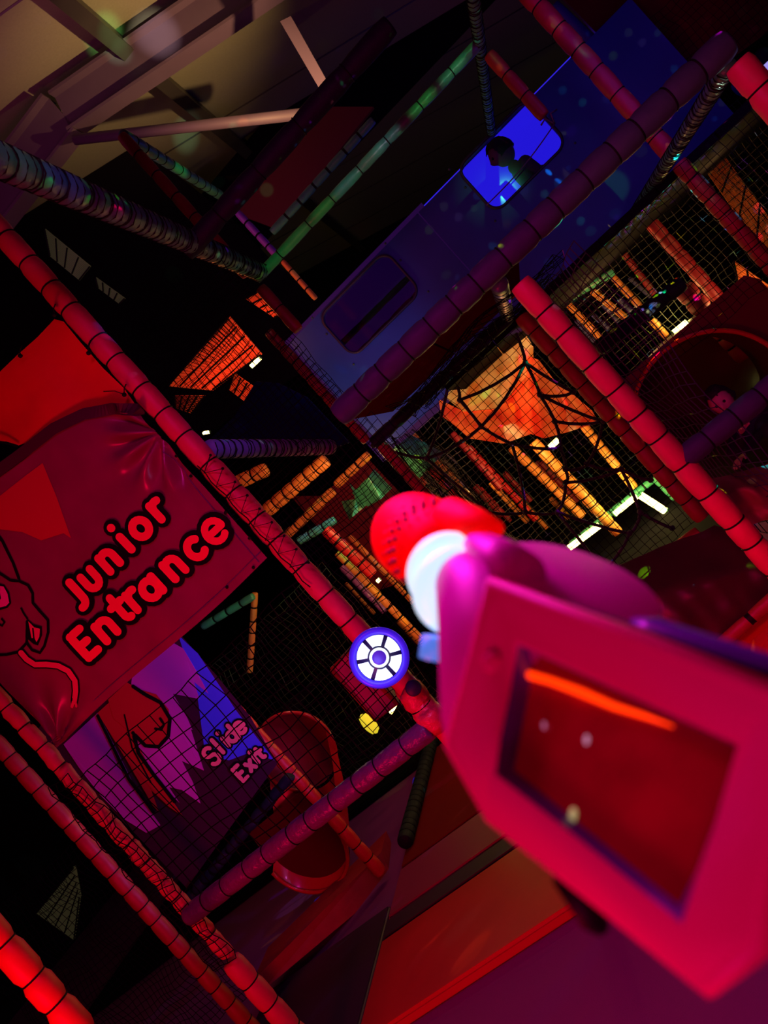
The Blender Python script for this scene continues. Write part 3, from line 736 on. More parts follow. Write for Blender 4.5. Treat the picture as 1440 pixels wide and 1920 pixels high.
t = thing('lantern', 'glowing amber and red inflated lantern seen through the rope web', 'lantern', V(1000, 830, VL))
def dome(pts_top, pts_mid, pts_bot, m, name):
    rows = [[V(a, b, VL+dv) for a, b, dv in r] for r in (pts_top, pts_mid, pts_bot)]
    return clothpoly(name, rows, m, t, .012, 5)
dome([(880, 668, .1), (905, 650, -.1), (935, 630, -.15), (975, 610, .1)], [(845, 720, .1), (890, 715, -.25), (940, 690, -.3), (1000, 650, .1)], [(832, 742, .1), (868, 772, -.2), (935, 765, -.25), (1000, 690, .1)], m_lan, 'upper_skin')
dome([(822, 748, .12), (870, 772, -.18), (935, 766, -.22), (985, 710, .1)], [(828, 780, .12), (868, 800, -.28), (940, 800, -.3), (1000, 770, .1)], [(850, 795, .1), (880, 822, -.1), (945, 832, -.12), (1000, 812, .1)], m_lan2, 'lower_skin')
dome([(985, 665, .1), (1010, 675, -.2), (1045, 720, -.2), (1075, 740, .1)], [(975, 740, .1), (1010, 750, -.3), (1060, 765, -.3), (1110, 770, .1)], [(985, 810, .1), (1020, 822, -.1), (1065, 810, -.1), (1122, 792, .1)], m_lan2, 'side_lobe')

# ================================================================== BACKGROUND BAYS
bgn = 0
def far(kind, a, b, v, r, m, label, seg=.1):
    return pole('padded_post' if kind == 'post' else 'padded_beam', label, kind, V(*a, v), V(*b, v), r, m, seg=seg, parts=False)
far('post', (1078, 778), (1190, 915), VD, .035, m_org, 'orange post at the right of the tunnel beyond the rope web', )
far('post', (1000, 828), (1160, 1000), VD-.1, .045, m_org, 'wide orange post ending by the green and yellow light strip')
far('post', (958, 838), (1093, 968), VD+.3, .040, m_org, 'orange post left of the wide orange post in the tunnel')
far('post', (847, 812), (940, 918), VD, .030, m_dred, 'dim brown red post on the left side of the tunnel')
far('post', (878, 838), (1005, 975), VD+.4, .030, m_red, 'brick red post in the middle of the tunnel')
far('post', (790, 860), (900, 975), VC, .028, m_dred, 'maroon post near the small far wheel light')
far('post', (770, 810), (880, 930), VE, .028, m_org, 'slim orange post deep in the left of the tunnel')
far('post', (632, 1036), (872, 1285), VC, .027, m_org, 'orange post with dark slots running down past the wheel light')
far('post', (618, 1000), (640, 1025), VC+.1, .03, m_org, 'short amber post stub above the slotted orange post')
far('post', (655, 1005), (880, 1240), VC+.5, .020, m_org, 'thin orange post right of the slotted orange post')
far('post', (610, 993), (700, 1078), VC-.1, .040, m_red, 'fat red post section behind the fine net')
far('post', (640, 1062), (722, 1148), VC-.2, .022, m_purp, 'violet post section just above the wheel light')
far('beam', (500, 958), (612, 862), VC, .050, m_org, 'broad orange beam rising behind the fine net')
far('beam', (540, 1002), (625, 920), VC+.3, .035, m_org, 'orange beam with a bright lower end beside the pink post')
far('beam', (630, 910), (692, 852), VC+.3, .032, m_org, 'orange beam section leading up to the tunnel corner')
far('beam', (445, 905), (500, 880), VC, .05, m_org, 'short orange beam end showing above the pink post')
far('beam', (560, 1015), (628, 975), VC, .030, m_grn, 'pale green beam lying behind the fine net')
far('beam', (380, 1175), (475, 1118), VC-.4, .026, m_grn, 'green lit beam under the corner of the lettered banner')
far('post', (478, 1112), (468, 1260), VC-.3, .022, m_org, 'dim tan post hanging beside the green lit beam')
far('beam', (835, 600), (940, 545), VB-.4, .02, m_dred, 'dark red rail under the deck board') if False else None
rng = random.Random(3)
for k in range(16):
    px = rng.uniform(740, 1120); py = 800+(px-740)*.1+rng.uniform(0, 120); L_ = rng.uniform(50, 110)
    far('post', (px, py), (px+L_*.68, py+L_*.73), rng.choice((VD+.8, VE, VE+.8)), rng.uniform(.022, .034), rng.choice((m_dred, m_dred, m_red, m_org)), 'short padded post among the dim rows deep in the net tunnel')['group'] = 'short posts deep in the net tunnel'
for k in range(8):
    px = rng.uniform(560, 820); py = 1010+(px-560)*.55+rng.uniform(-60, 60); L_ = rng.uniform(40, 80)
    far('post', (px, py), (px+L_*.68, py+L_*.73), rng.choice((VD, VE)), rng.uniform(.02, .03), rng.choice((m_dred, m_dred, m_org)), 'dim padded post in the rows behind the fine net left of the muzzle')['group'] = 'dim posts behind the fine net'
m_netl = mat('pale_net_cord', (.09, .09, .08), .7)
net('pale net catching coloured light deep in the net tunnel', V(700, 832, VE)+Vector((0, 0, -2.2)), (1.9, 0, 0), (0, 0, 2.2), .06, m_netl, th=.003, sag=.05)
net('pale net along the inner left side of the tunnel, catching green light', V(760, 870, VC)+Vector((0, 0, -1.5)), (0, 1.6, 0), (0, 0, 1.5), .05, m_netl, th=.002, sag=.04)
net('pale net across the upper right bay, catching coloured glints', V(1060, 560, VC+.6)+Vector((0, 0, -.9)), (2.0, 0, 0), (0, 0, 1.1), .05, m_netl, th=.002, sag=.04)
net('pale net sheet low behind the slide hood', V(600, 1300, VC+.2)+Vector((-.9, 0, -.7)), (1.6, 0, 0), (0, 0, 1.4), .05, m_netl, th=.002, sag=.06)
# vertical rows of the right bay
for k, (a, b, m, nm) in enumerate((((1048, 552), (1130, 638), m_org, 'first orange post from the crimson post in the upper right bay'),
                       ((1110, 545), (1175, 598), m_org, 'second orange post from the crimson post in the upper right bay'),
                       ((1150, 520), (1200, 575), m_org, 'third orange post from the crimson post in the upper right bay'),
                       ((1165, 470), (1235, 560), m_dred, 'dark red post with a green and blue lit top in the upper right bay'))):
    far('post', a, b, VD, .026, m, nm)
m_bstr = mat('blue_slat', (.10, .09, .35), .4)
for k, (a, b) in enumerate((((1112, 590), (1150, 625)), ((1130, 570), (1165, 610)), ((1160, 560), (1200, 600)), ((1080, 600), (1115, 640)), ((1180, 520), (1225, 560)))):
    far('post', a, b, VD+.5, .020, m_bstr, ['blue slat', 'longer blue slat', 'dim blue slat', 'pale blue slat', 'dotted blue slat'][k]+' number %s between the orange posts of the upper right bay' % ('one two three four five'.split()[k]), .05)
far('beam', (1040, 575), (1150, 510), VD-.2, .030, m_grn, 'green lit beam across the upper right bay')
far('beam', (1040, 600), (1200, 480), VD+1.0, .05, m_wall, 'dark beam behind the green lit beam')
far('beam', (1120, 655), (1280, 530), VC-.6, .045, m_dgray, 'dark padded beam above the red tube flange')
far('post', (1280, 540), (1400, 670), VC, .06, m_dred, 'wide maroon post left of the orange mesh panel')
far('post', (1222, 600), (1250, 632), VC+.6, .026, m_org, 'short orange post by the yellow lamp over the red tube')
far('beam', (1385, 170), (1440, 100), VC, .06, m_dgray, 'unlit beam near the top right corner')
# orange mesh panels far right (lit netting sheets)
def slatpanel(label, pts, v, m, n=26):
    t = thing('mesh_panel', label, 'panel', V(*pts[3], v)); a, b, c, d = [V(*p, v) for p in pts]
    bm = bmesh.new()
    for k in range(n+1):
        s = k/n; p = a.lerp(d, s); q = b.lerp(c, s); tube(bm, [p, q], .35*(a-d).length/n, 4)
    obj('slats', bm, m, t)
    bm = bmesh.new()
    for k in range(5):
        s = k/4; tube(bm, [a.lerp(b, s)+Vector((0, -.01, 0)), d.lerp(c, s)+Vector((0, -.01, 0))], .006, 4)
    obj('frame_wire', bm, m_net, t); return t
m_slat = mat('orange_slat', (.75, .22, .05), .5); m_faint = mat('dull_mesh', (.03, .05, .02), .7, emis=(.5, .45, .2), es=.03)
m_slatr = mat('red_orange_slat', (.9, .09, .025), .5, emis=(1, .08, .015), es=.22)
slatpanel('tall orange mesh panel at the right edge above the red tube', ((1375, 490), (1475, 560), (1475, 690), (1400, 620)), VC+.3, m_slat, 22)
slatpanel('long dim orange mesh panel in the upper right', ((1345, 275), (1450, 420), (1450, 500), (1320, 315)), VC+.6, m_slat, 20)
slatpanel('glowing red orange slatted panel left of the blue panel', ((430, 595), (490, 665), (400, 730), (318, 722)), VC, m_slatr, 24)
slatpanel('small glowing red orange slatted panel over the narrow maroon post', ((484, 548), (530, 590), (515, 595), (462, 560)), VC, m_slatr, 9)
slatpanel('small amber slatted panel beside the long pink post', ((328, 742), (385, 742), (360, 775), (330, 765)), VC, m_slat, 10)
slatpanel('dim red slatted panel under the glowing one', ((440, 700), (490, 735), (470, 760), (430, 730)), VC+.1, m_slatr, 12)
slatpanel('faint tan mesh patch in the upper left', ((85, 430), (170, 500), (150, 525), (95, 480)), VC, m_faint, 12)
slatpanel('faint tan mesh patch below the other in the upper left', ((180, 520), (235, 560), (225, 570), (185, 540)), VC, m_faint, 8)
slatpanel('dim tan mesh behind the lower left posts', ((140, 1625), (150, 1680), (140, 1760), (70, 1710)), VC-.3, m_faint, 14)
# tan mesh shape near the green beam, shiny foil patches
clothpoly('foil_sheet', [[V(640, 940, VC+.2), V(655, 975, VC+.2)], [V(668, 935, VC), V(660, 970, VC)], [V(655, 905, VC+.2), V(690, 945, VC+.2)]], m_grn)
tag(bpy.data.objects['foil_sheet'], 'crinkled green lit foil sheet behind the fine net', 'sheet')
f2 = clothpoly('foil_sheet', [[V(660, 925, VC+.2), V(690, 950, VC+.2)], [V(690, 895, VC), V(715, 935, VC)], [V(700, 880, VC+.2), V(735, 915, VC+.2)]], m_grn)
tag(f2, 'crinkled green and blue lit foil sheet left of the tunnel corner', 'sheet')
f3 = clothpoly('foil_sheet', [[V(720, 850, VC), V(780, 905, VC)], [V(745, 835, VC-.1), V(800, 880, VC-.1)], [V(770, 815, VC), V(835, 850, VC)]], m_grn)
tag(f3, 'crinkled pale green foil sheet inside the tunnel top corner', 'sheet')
f4 = clothpoly('board', [[V(545, 930, VE), V(700, 1110, VE)], [V(600, 930, VE), V(760, 1090, VE)], [V(690, 860, VE), V(850, 1030, VE)]], m_dred, amp=0)
tag(f4, 'dark maroon backing board behind the fine net and wheel light', 'board'); f4.name = 'backing_board'

far('beam', (1070, 1022), (1225, 898), VD+.15, .030, m_grn, 'green lit padded beam along the yellow LED tubes low in the tunnel')
far('post', (1225, 895), (1275, 945), VD+.15, .026, m_grn, 'short green lit post at the lower right corner of the tunnel')
# neon LED strips
def led(label, a, b, v, r=.014, va=None):
    p, q = V(*a, v), V(*b, v if va is None else va); t = thing('led_tube', label, 'light', p, )
    d = (q-p); bm = bmesh.new(); tube(bm, [p+d*.04, p+d*.96], r, 8); obj('tube', bm, m_lampy, t)
    bm = bmesh.new(); tube(bm, [p, p+d*.05], r*1.15, 8); tube(bm, [p+d*.95, q], r*1.15, 8); obj('end_cap', bm, m_grn, t)
led('yellow green LED tube low in the tunnel, just above the pink disc', (1064, 1030), (1128, 982), VD, .025)
led('yellow LED tube rising to the bright corner in the tunnel', (1150, 966), (1196, 928), VD, .022)
led('brightest yellow LED tube at the lower right corner of the tunnel', (1197, 926), (1250, 960), VD, .028)
led('short warm white LED tube under the glowing lantern', (1030, 840), (1048, 823), VC+.6, .020)
led('yellow LED tube above the big red tube opening', (1262, 627), (1290, 604), VC, .022)
led('pair member LED tube tilted steeply beside the tan locker, left one', (717, 1334), (733, 1306), VC-.6, .010)
led('pair member LED tube tilted steeply beside the tan locker, right one', (732, 1338), (745, 1314), VC-.6, .011)
led('small yellow LED tube by the glowing red orange panel', (470, 688), (489, 670), VC, .014)
led('tiny amber LED tube just above the violet net bundle', (380, 812), (394, 810), VB, .008)
led('tiny LED tube behind the fine net over the slotted orange post', (707, 1091), (713, 1085), VC-.2, .012)
m_lampg = mat('yellow_blob', (.9, .85, .1), .5, emis=(.8, .7, .03), es=.8)
bm = bmesh.new(); bmesh.ops.create_icosphere(bm, subdivisions=3, radius=1)
pc = V(692, 1357, VC-.3)
for v in bm.verts:
    v.co = pc+Vector((v.co.x*.045, v.co.y*.03, v.co.z*.085+.006*math.sin(v.co.z*12)))
tag(obj('foam_bumper', bm, m_lampg), 'yellow glowing foam bumper below the tan locker', 'pad')

# tan locker panel beside the wheel
t = thing('locker', 'tan mauve box panel behind net, left of the wheel light', 'locker', V(690, 1345, 2.75))
q = [V(a, b, 2.75) for a, b in ((648, 1228), (760, 1290), (708, 1352), (622, 1262))]
q = [V(a, b, 2.75) for a, b in ((622, 1255), (652, 1222), (745, 1320), (705, 1350))]
bm = bmesh.new(); prism(bm, q, Vector((0, .12, 0))); obj('panel', bm, mat('mauve_board', (.42, .20, .26), .6), t, smooth=False)
bm = bmesh.new(); tube(bm, q+[q[0]], .01, 6); obj('edge_trim', bm, m_dred, t)
net('coarse black net square over the tan locker', V(600, 1265, 2.62)-Vector((0, 0, .35)), (.55, 0, 0), (0, 0, .45), .06, th=.0018, sag=.02)

# ================================================================== WHEEL LIGHTS
def wheel(label, px, py, d, rad, small=False):
    c = P(px, py, d); s = rad/57*d/F; ax = (EYE-c).normalized()
    t = thing('wheel_light', label, 'light', c)
    x = (IR - ax*IR.dot(ax)).normalized(); y = ax.cross(x).normalized()
    if y.dot(IU) < 0: y = -y
    bm = bmesh.new(); lathe(bm, c, ax, [(-.035, 30*s), (-.03, 52*s), (-.006, 57*s), (.004, 55*s), (.006, 48*s), (.002, 43.5*s), (-.002, 43*s)], 48, capends=False); obj('rim', bm, m_bluering, t)
    bm = bmesh.new(); lathe(bm, c-ax*.004, ax, [(0, 44*s), (.0005, 44*s)], 40); obj('backplate', bm, m_trimd, t)
    sp = [73, 14, -47, -107, -168, 133]
    sp = sorted(sp)
    for i in range(6):
        a0 = sp[i]+5.5; a1 = (sp[(i+1) % 6]+(360 if i == 5 else 0))-5.5
        bm = bmesh.new(); o1 = []; i1 = []
        for k in range(13):
            a = math.radians(a0+(a1-a0)*k/12); am = math.radians((a0+a1)/2); ai = am+(a-am)*.86
            o1.append(bm.verts.new(c+ax*.004+(x*math.cos(a)+y*math.sin(a))*42*s)); i1.append(bm.verts.new(c+ax*.004+(x*math.cos(ai)+y*math.sin(ai))*22*s))
        for k in range(12): bm.faces.new((o1[k], o1[k+1], i1[k+1], i1[k]))
        obj('lit_segment', bm, m_white, t, smooth=False)
    bm = bmesh.new(); lathe(bm, c, ax, [(.004, 18.5*s), (.008, 18*s), (.008, 14*s), (.004, 13.5*s)], 32, capends=False); obj('hub_ring', bm, m_white, t)
    bm = bmesh.new(); lathe(bm, c, ax, [(.002, 14*s), (.007, 13.5*s), (.009, 10*s), (.0092, .1*s)], 32, capends=False); obj('hub', bm, mat('violet_hub', (.06, .02, .3), .4, emis=(.05, .01, .35), es=.4), t)
    return c
wc = wheel('large glowing white and blue spoked wheel light at the foot of the long pink post', 711, 1233, 2.42, 57)
wheel('small far glowing wheel light showing just above the red muzzle', 873, 966, 4.4, 17)
b = bmesh.new(); q0 = P(775, 1290, 2.5); lathe(b, q0, (EYE-q0), [(-.03, .028), (0, .028), (.006, .024)], 20); tag(obj('mounting_bracket', b, m_trimd), 'dark blue round bracket below the large wheel light', 'bracket')

# ================================================================== SLIDES
m_slide = mat('red_plastic', (.55, .012, .02), .22, var=.1, bscale=4, coat=.3); m_slided = mat('dark_red_plastic', (.10, .003, .008), .35)
# right: big tube opening, radius from the picture
vt = 3.78; cc = V(1338, 768, vt); rr = .364
t = thing('tube_slide', 'big round red tube slide opening on the right behind the crimson post', 'slide', (cc.x, vt, cc.z-rr))
bm = bmesh.new()
N = 56
def ringat(y, r, dx=0, dz=0): return [bm.verts.new((cc.x+dx+r*math.cos(2*PI*k/N), y, cc.z+dz+r*math.sin(2*PI*k/N))) for k in range(N)]
rs = [ringat(vt, rr), ringat(vt+.25, rr*.98), ringat(vt+.6, rr*.95, .05), ringat(vt+.95, rr*.9, .18), ringat(vt+1.2, rr*.85, .4)]
for a, b in zip(rs, rs[1:]):
    for k in range(N): bm.faces.new((a[k], a[(k+1) % N], b[(k+1) % N], b[k]))
bm.faces.new(rs[-1]); obj('tube', bm, m_slided, t)
bm = bmesh.new(); pts = [Vector((cc.x+rr*math.cos(2*PI*k/N), vt-.01, cc.z+rr*math.sin(2*PI*k/N))) for k in range(N)]
rg = []
for k in range(N):
    c_ = pts[k]; rad_ = (c_-Vector((cc.x, vt-.01, cc.z))).normalized()
    rg.append([bm.verts.new(c_+(rad_*math.cos(2*PI*j/8)+Vector((0, 1, 0))*math.sin(2*PI*j/8))*.012) for j in range(8)])
for k in range(N):
    for j in range(8): bm.faces.new((rg[k][j], rg[(k+1) % N][j], rg[(k+1) % N][(j+1) % 8], rg[k][(j+1) % 8]))
obj('rim', bm, m_slide, t)
# flange board with round hole
bm = bmesh.new(); A = []; Bv = []
x0, x1, z0, z1 = cc.x-.40, cc.x+.52, cc.z-.385, cc.z+.385
for k in range(N):
    a = 2*PI*k/N; dx, dz = math.cos(a), math.sin(a)
    s = min((x1-cc.x)/dx if dx > 1e-6 else (x0-cc.x)/dx if dx < -1e-6 else 1e9, (z1-cc.z)/dz if dz > 1e-6 else (z0-cc.z)/dz if dz < -1e-6 else 1e9)
    A.append(bm.verts.new((cc.x+rr*1.01*dx, vt+.02, cc.z+rr*1.01*dz))); Bv.append(bm.verts.new((cc.x+dx*s, vt+.02, cc.z+dz*s)))
for k in range(N): bm.faces.new((A[k], A[(k+1) % N], Bv[(k+1) % N], Bv[k]))
obj('flange', bm, m_slided, t, smooth=False)
# child in the tube, dark clothes
h2 = V(1352, 752, vt+.10)
seat2 = cc.z-rr+.02
child('crouching dark haired child in black clothes inside the big red tube opening', (h2.x+.05, vt+.25, seat2), h2, Vector((-.35, -1, -.12)), Vector((.15, .35, 0)), m_cloth_d,
      ((h2+Vector((-.10, -.06, -.24)), h2+Vector((-.06, -.2, -.14))), (h2+Vector((.14, -.04, -.20)), V(1395, 850, vt-.12))), seat2, .68)

# left: slide with hood, trough and lip
t = thing('slide', 'red plastic slide with hood and curved lip behind the purple beam', 'slide', V(540, 1690, 3.0))
hc = V(556, 1408, 3.95); hr = .245
bm = bmesh.new()
lathe(bm, hc, Vector((0, -1, 0)), [(0, hr), (-.05, hr*.93), (-.12, hr*.55), (-.14, .001)], 48, capends=False); obj('hood', bm, m_mred, t)
bm = bmesh.new(); pts = [hc+Vector((hr*math.cos(a), -.01, hr*math.sin(a))) for a in [math.radians(-60+300*k/40) for k in range(41)]]
tube(bm, pts, .010, 8); obj('hood_rim', bm, m_slide, t)
bm = bmesh.new(); rings = []
path = [(hc+Vector((0, .0, -.0)), .24), (V(568, 1480, 3.88), .25), (V(572, 1550, 3.8), .255), (V(568, 1592, 3.72), .25)]
M_ = 20
for i, (c_, r_) in enumerate(path):
    rings.append([bm.verts.new(c_+Vector((r_*math.cos(PI+PI*k/M_), 0, r_*1.1*math.sin(PI+PI*k/M_)))) for k in range(M_+1)])
for a, b in zip(rings, rings[1:]):
    for k in range(M_): bm.faces.new((a[k], a[k+1], b[k+1], b[k]))
obj('trough', bm, m_slide, t)
c_, r_ = path[-1]
bm = bmesh.new(); tube(bm, [c_+Vector((r_*math.cos(PI+PI*k/M_), -.005, r_*1.1*math.sin(PI+PI*k/M_))) for k in range(M_+1)], .012, 8); obj('lip', bm, m_slide, t)
bm = bmesh.new(); vs = [bm.verts.new(c_+Vector((r_*math.cos(PI+PI*k/M_), .05, r_*1.1*math.sin(PI+PI*k/M_)))) for k in range(M_+1)]; vs += [bm.verts.new(c_+Vector((r_*.97, .06, .25))), bm.verts.new(c_+Vector((-r_*.97, .06, .25)))]; bm.faces.new(vs); obj('back_wall', bm, m_slided, t, smooth=False)

# ================================================================== MATS
ux = Zp(738, 1660, .06).x            # left border of the red mats
def matslab(label, x0, x1, y0, y1, zt_, m, bev=.012):
    bm = bmesh.new(); box(bm, (x0, y0, .002), (x1, y1, zt_)); bmesh.ops.bevel(bm, geom=bm.edges[:], offset=bev, segments=3, affect='EDGES')
    o = obj('floor_mat', bm, m, smooth=False); return tag(o, label, 'mat')
m_matr = mat('red_mat', (.50, .010, .02), .42, bump=.25, bscale=5, var=.15); m_matp = mat('purple_mat', (.26, .012, .10), .5, bump=.2, bscale=6); m_matd = mat('dark_mat', (.035, .008, .06), .55, bump=.2, bscale=6)
matslab('large red floor mat at the front of the play frame, beside the purple carpet', ux, ux+2.4, VA, 2.98, .05, m_matr)
matslab('narrow dark purple mat strip behind the large red floor mat', ux, ux+2.4, 2.985, 3.12, .049, m_matd)
matslab('purple red mat strip in front of the far red mat', ux, ux+2.4, 3.125, VB-.1, .05, m_matp)
matslab('far red mat beyond the purple red strip', ux, ux+2.4, VB-.095, VC, .05, mat('dimmed_red_mat', (.16, .004, .01), .8, bump=.2, bscale=5, spec=.1))  # darker copy of the red mat; dim light put into the colour
matslab('floor mat left of the red mats, its shadow painted dark navy', ux-.9, ux-.012, VA-.5, 3.25, .045, m_matd)  # mat like its neighbours, with shadow put into the navy colour
matslab('added dark mat floor blacking out the ground under the rear bays of the play frame', -6, 7, VC+.01, 12.9, .05, m_wall)  # added sheet that darkens the floor of the rear bays
# sloping red run-out edge left
t = thing('runout_mat', 'long sloping red wedge mat at the foot of the slide', 'mat', Zp(620, 1740, .05))
q = [V(715, 1598, 3.75), V(738, 1652, 3.68), V(492, 1858, 3.1), V(475, 1838, 3.1)]
q2 = [V(694, 1628, 3.45), V(715, 1668, 3.3), V(498, 1850, 2.9), V(476, 1836, 2.95)]
bm = bmesh.new(); a = [bm.verts.new(p) for p in (q[0], q[1], q[2], q[3])]; b = [bm.verts.new(p+Vector((-.05, .28, -.02))) for p in (q[0], q[1], q[2], q[3])]
bm.faces.new(a); bm.faces.new(b[::-1])
for i in range(4): bm.faces.new((a[i], a[(i+1) % 4], b[(i+1) % 4], b[i]))
obj('wedge', bm, m_mred, t, smooth=False)
# small blue blocks behind the slide lip
for k, (a, b) in enumerate(((600, 1690), (650, 1640), (785, 1460))):
    c_ = V(a, b, 3.9 if k < 2 else 4.4); bm = bmesh.new(); box(bm, c_-Vector((.045, .03, .018)), c_+Vector((.045, .03, .018))); bmesh.ops.bevel(bm, geom=bm.edges[:], offset=.01, segments=2, affect='EDGES')
    tag(obj('foam_block', bm, m_bl), ['small blue foam block right under the slide lip', 'small blue foam block between the slide lip and the slim red post', 'small blue foam block seen above the dark kerb'][k], 'block')

# right lower folds and cushions
cl = clothpoly('draped_cover', [[V(1325, 900, 3.0), V(1440, 870, 3.1)], [V(1340, 930, 2.9), V(1460, 900, 3.0)], [V(1370, 960, 2.95), V(1480, 930, 3.0)], [V(1370, 1000, 2.9), V(1480, 960, 3.0)]], mat('olive_cover', (.28, .17, .09), .4, bump=.6, bscale=10), amp=.035, fr=9)
tag(cl, 'crumpled olive cover below the big red tube opening', 'cover')
cl = clothpoly('draped_cover', [[V(1130, 1075, 2.9), V(1340, 985, 3.0)], [V(1160, 1130, 2.7), V(1480, 1040, 2.8)], [V(1220, 1190, 2.65), V(1480, 1100, 2.75)], [V(1290, 1240, 2.65), V(1480, 1140, 2.7)]], mat('brown_cover', (.055, .03, .02), .35, bump=.6, bscale=8), amp=.04, fr=5)
tag(cl, 'dark brown crumpled vinyl cover right of the pink disc', 'cover')
pole('padded_beam', 'dark maroon rail between the brown cover and the red side mat', 'beam', V(1345, 1215, 2.5), V(1480, 1095, 2.5), .022, m_dred, seg=.2, parts=False)
bm = bmesh.new(); q = [V(1330, 1230, 2.55), V(1500, 1080, 2.6), V(1500, 1330, 2.3), V(1400, 1320, 2.3)]; prism(bm, q, Vector((0, .06, 0)))
tag(obj('side_mat', bm, m_matr, smooth=False), 'dim red side mat at the right edge above the toy blaster', 'mat')
# top-right: dim red decor board with emblem-like oval and blue strip
bm = bmesh.new(); q = [V(1040, -20, VC+.2), V(1440, -60, VC+.2), V(1440, 60, VC+.2), V(1250, 200, VC+.2)]; prism(bm, q, Vector((0, .03, 0)))
t = thing('decor_board', 'dim red decor board in the upper right behind the red post', 'board', V(1250, 200, VC+.2)); obj('board', bm, m_slided, t, smooth=False)
bm = bmesh.new(); q = [V(1162+26*math.cos(a), 120+18*math.sin(a)+10*math.cos(a), VC+.18) for a in [2*PI*k/20 for k in range(14)]]; prism(bm, q, Vector((0, .015, 0))); obj('pink_oval', bm, m_pink, t, smooth=False)
pole('padded_post', 'dark blue strip post just right of the red post over the blue panel', 'post', V(1040, 10, VC+.05), V(1222, 192, VC+.05), .035, mat('navy_vinyl', (.02, .02, .35), .5), seg=.6, parts=False)
bm = bmesh.new(); box(bm, V(1440, 150, 2.6)-Vector((.02, .02, .06)), V(1440, 150, 2.6)+Vector((.14, .02, .04)))
tag(obj('lit_sign', bm, mat('violet_lit_plastic', (.3, .3, .8), .5, emis=(.35, .35, 1), es=.8), smooth=False), 'small pale violet lit box at the top right edge', 'light')
# dim red roof bay boards upper middle
bm = bmesh.new(); q = [V(520, 290, 6.5), V(620, 200, 6.5), V(700, 200, 6.5), V(520, 430, 6.5), V(440, 400, 6.5)]; prism(bm, q, Vector((0, .05, 0)))
tag(obj('wall_board', bm, mat('dim_red_board', (.16, .01, .02), .6), smooth=False), 'dim red board under the roof in the upper middle', 'board')
bm = bmesh.new(); q = [V(-60, 330, 6.6), V(120, 330, 6.6), V(222, 243, 6.6), V(430, 405, 6.6), V(500, 480, 6.6), V(600, 560, 6.6), V(560, 700, 6.6), V(-60, 1100, 6.6)]; prism(bm, q, Vector((0, .05, 0)))  # added board that keeps this area black
tag(obj('wall_board', bm, m_wall, smooth=False), 'added black board darkening the bay behind the upper left receding beam', 'board')
bm = bmesh.new(); q = [V(480, 715, 4.2), V(520, 718, 4.2), V(575, 745, 4.2), V(655, 830, 4.0), V(600, 850, 4.0), V(395, 822, 4.0), V(440, 780, 4.1)]; prism(bm, q, Vector((0, .02, 0)))
tag(obj('navy_sheet', bm, mat('navy_sheet_vinyl', (.004, .008, .10), .6, spec=.1), smooth=False), 'dark navy sheet hanging above the violet net bundle', 'sheet')
# dark gable board seen behind the braces
bm = bmesh.new(); q = [V(560, 150, 7.5), V(780, -80, 7.5), V(1000, -80, 7.5), V(430, 520, 7.5), V(330, 420, 7.5)]; prism(bm, q, Vector((0, .05, 0)))
tag(obj('wall_board', bm, m_wall, smooth=False), 'unlit board closing the roof bay behind the striped beam', 'board')

# ================================================================== TOY BLASTER (foreground)
m_gun = mat('pink_gun_plastic', (.88, .02, .22), .45)
m_gunm = mat('magenta_gun_plastic', (.75, .03, .50), .45)
m_gunr = mat('red_muzzle_plastic', (.9, .003, .0), .6, emis=(1, 0, 0), es=.45, spec=.1)
m_coil = mat('white_lit_plastic', (.55, .75, .9), .35, emis=(.5, .88, 1), es=1.0)
m_scr = mat('dark_red_screen', (.30, .002, .015), .15, spec=.6, var=.7, bscale=40, emis=(.5, 0, .01), es=.12)
m_bevel = mat('violet_bevel_plastic', (.10, .02, .30), .3)
gun = thing('laser_tag_blaster', 'out of focus pink toy laser blaster with a dark screen held in the foreground', 'toy gun', P(1100, 1500, .34))
def loft(bm, rings, cap=(True, True), mi=0):
    R_ = [[bm.verts.new(p) for p in r] for r in rings]; n = len(R_[0])
    for a, b in zip(R_, R_[1:]):
        for k in range(n): bm.faces.new((a[k], a[(k+1) % n], b[(k+1) % n], b[k])).material_index = mi
    if cap[0]: bm.faces.new(R_[0][::-1])
    if cap[1]: bm.faces.new(R_[-1])
    return R_
# rear frame: outer outline & window outline with the same number of points
outer = [(905, 1078, .385), (1180, 1178, .335), (1475, 1290, .285), (1478, 1560, .265), (1440, 1800, .26), (1325, 1882, .272), (1120, 1715, .315), (905, 1545, .36), (822, 1400, .38), (868, 1230, .385)]
inner = [(968, 1208, .375), (1180, 1305, .335), (1380, 1398, .300), (1338, 1545, .287), (1300, 1650, .282), (1274, 1732, .280), (1095, 1585, .315), (925, 1452, .352), (935, 1380, .36), (952, 1300, .368)]
inner2 = [(988, 1222, .380), (1180, 1312, .340), (1376, 1402, .305), (1332, 1545, .292), (1296, 1640, .287), (1262, 1708, .287), (1100, 1572, .322), (948, 1446, .358), (962, 1380, .366), (976, 1300, .374)]
oc = [P(*p) for p in outer]; ic = [P(*p) for p in inner]; ic2 = [P(*p) for p in inner2]
nrm_g = (oc[2]-oc[0]).cross(oc[6]-oc[0]).normalized()
if nrm_g.dot(FWD) < 0: nrm_g = -nrm_g
bm = bmesh.new()
def mixr(a, b, f, push=0): return [p.lerp(q, f)+nrm_g*push for p, q in zip(a, b)]
loft(bm, [mixr(oc, ic, .25, .035), mixr(oc, ic, .06, .022), mixr(oc, ic, -.01, .010), mixr(oc, ic, .03, .003), mixr(oc, ic, .14, 0), mixr(oc, ic, .22, .0005), mixr(oc, ic, .3, 0), mixr(oc, ic, .9, 0), mixr(oc, ic, 1, .002)], cap=(True, False))
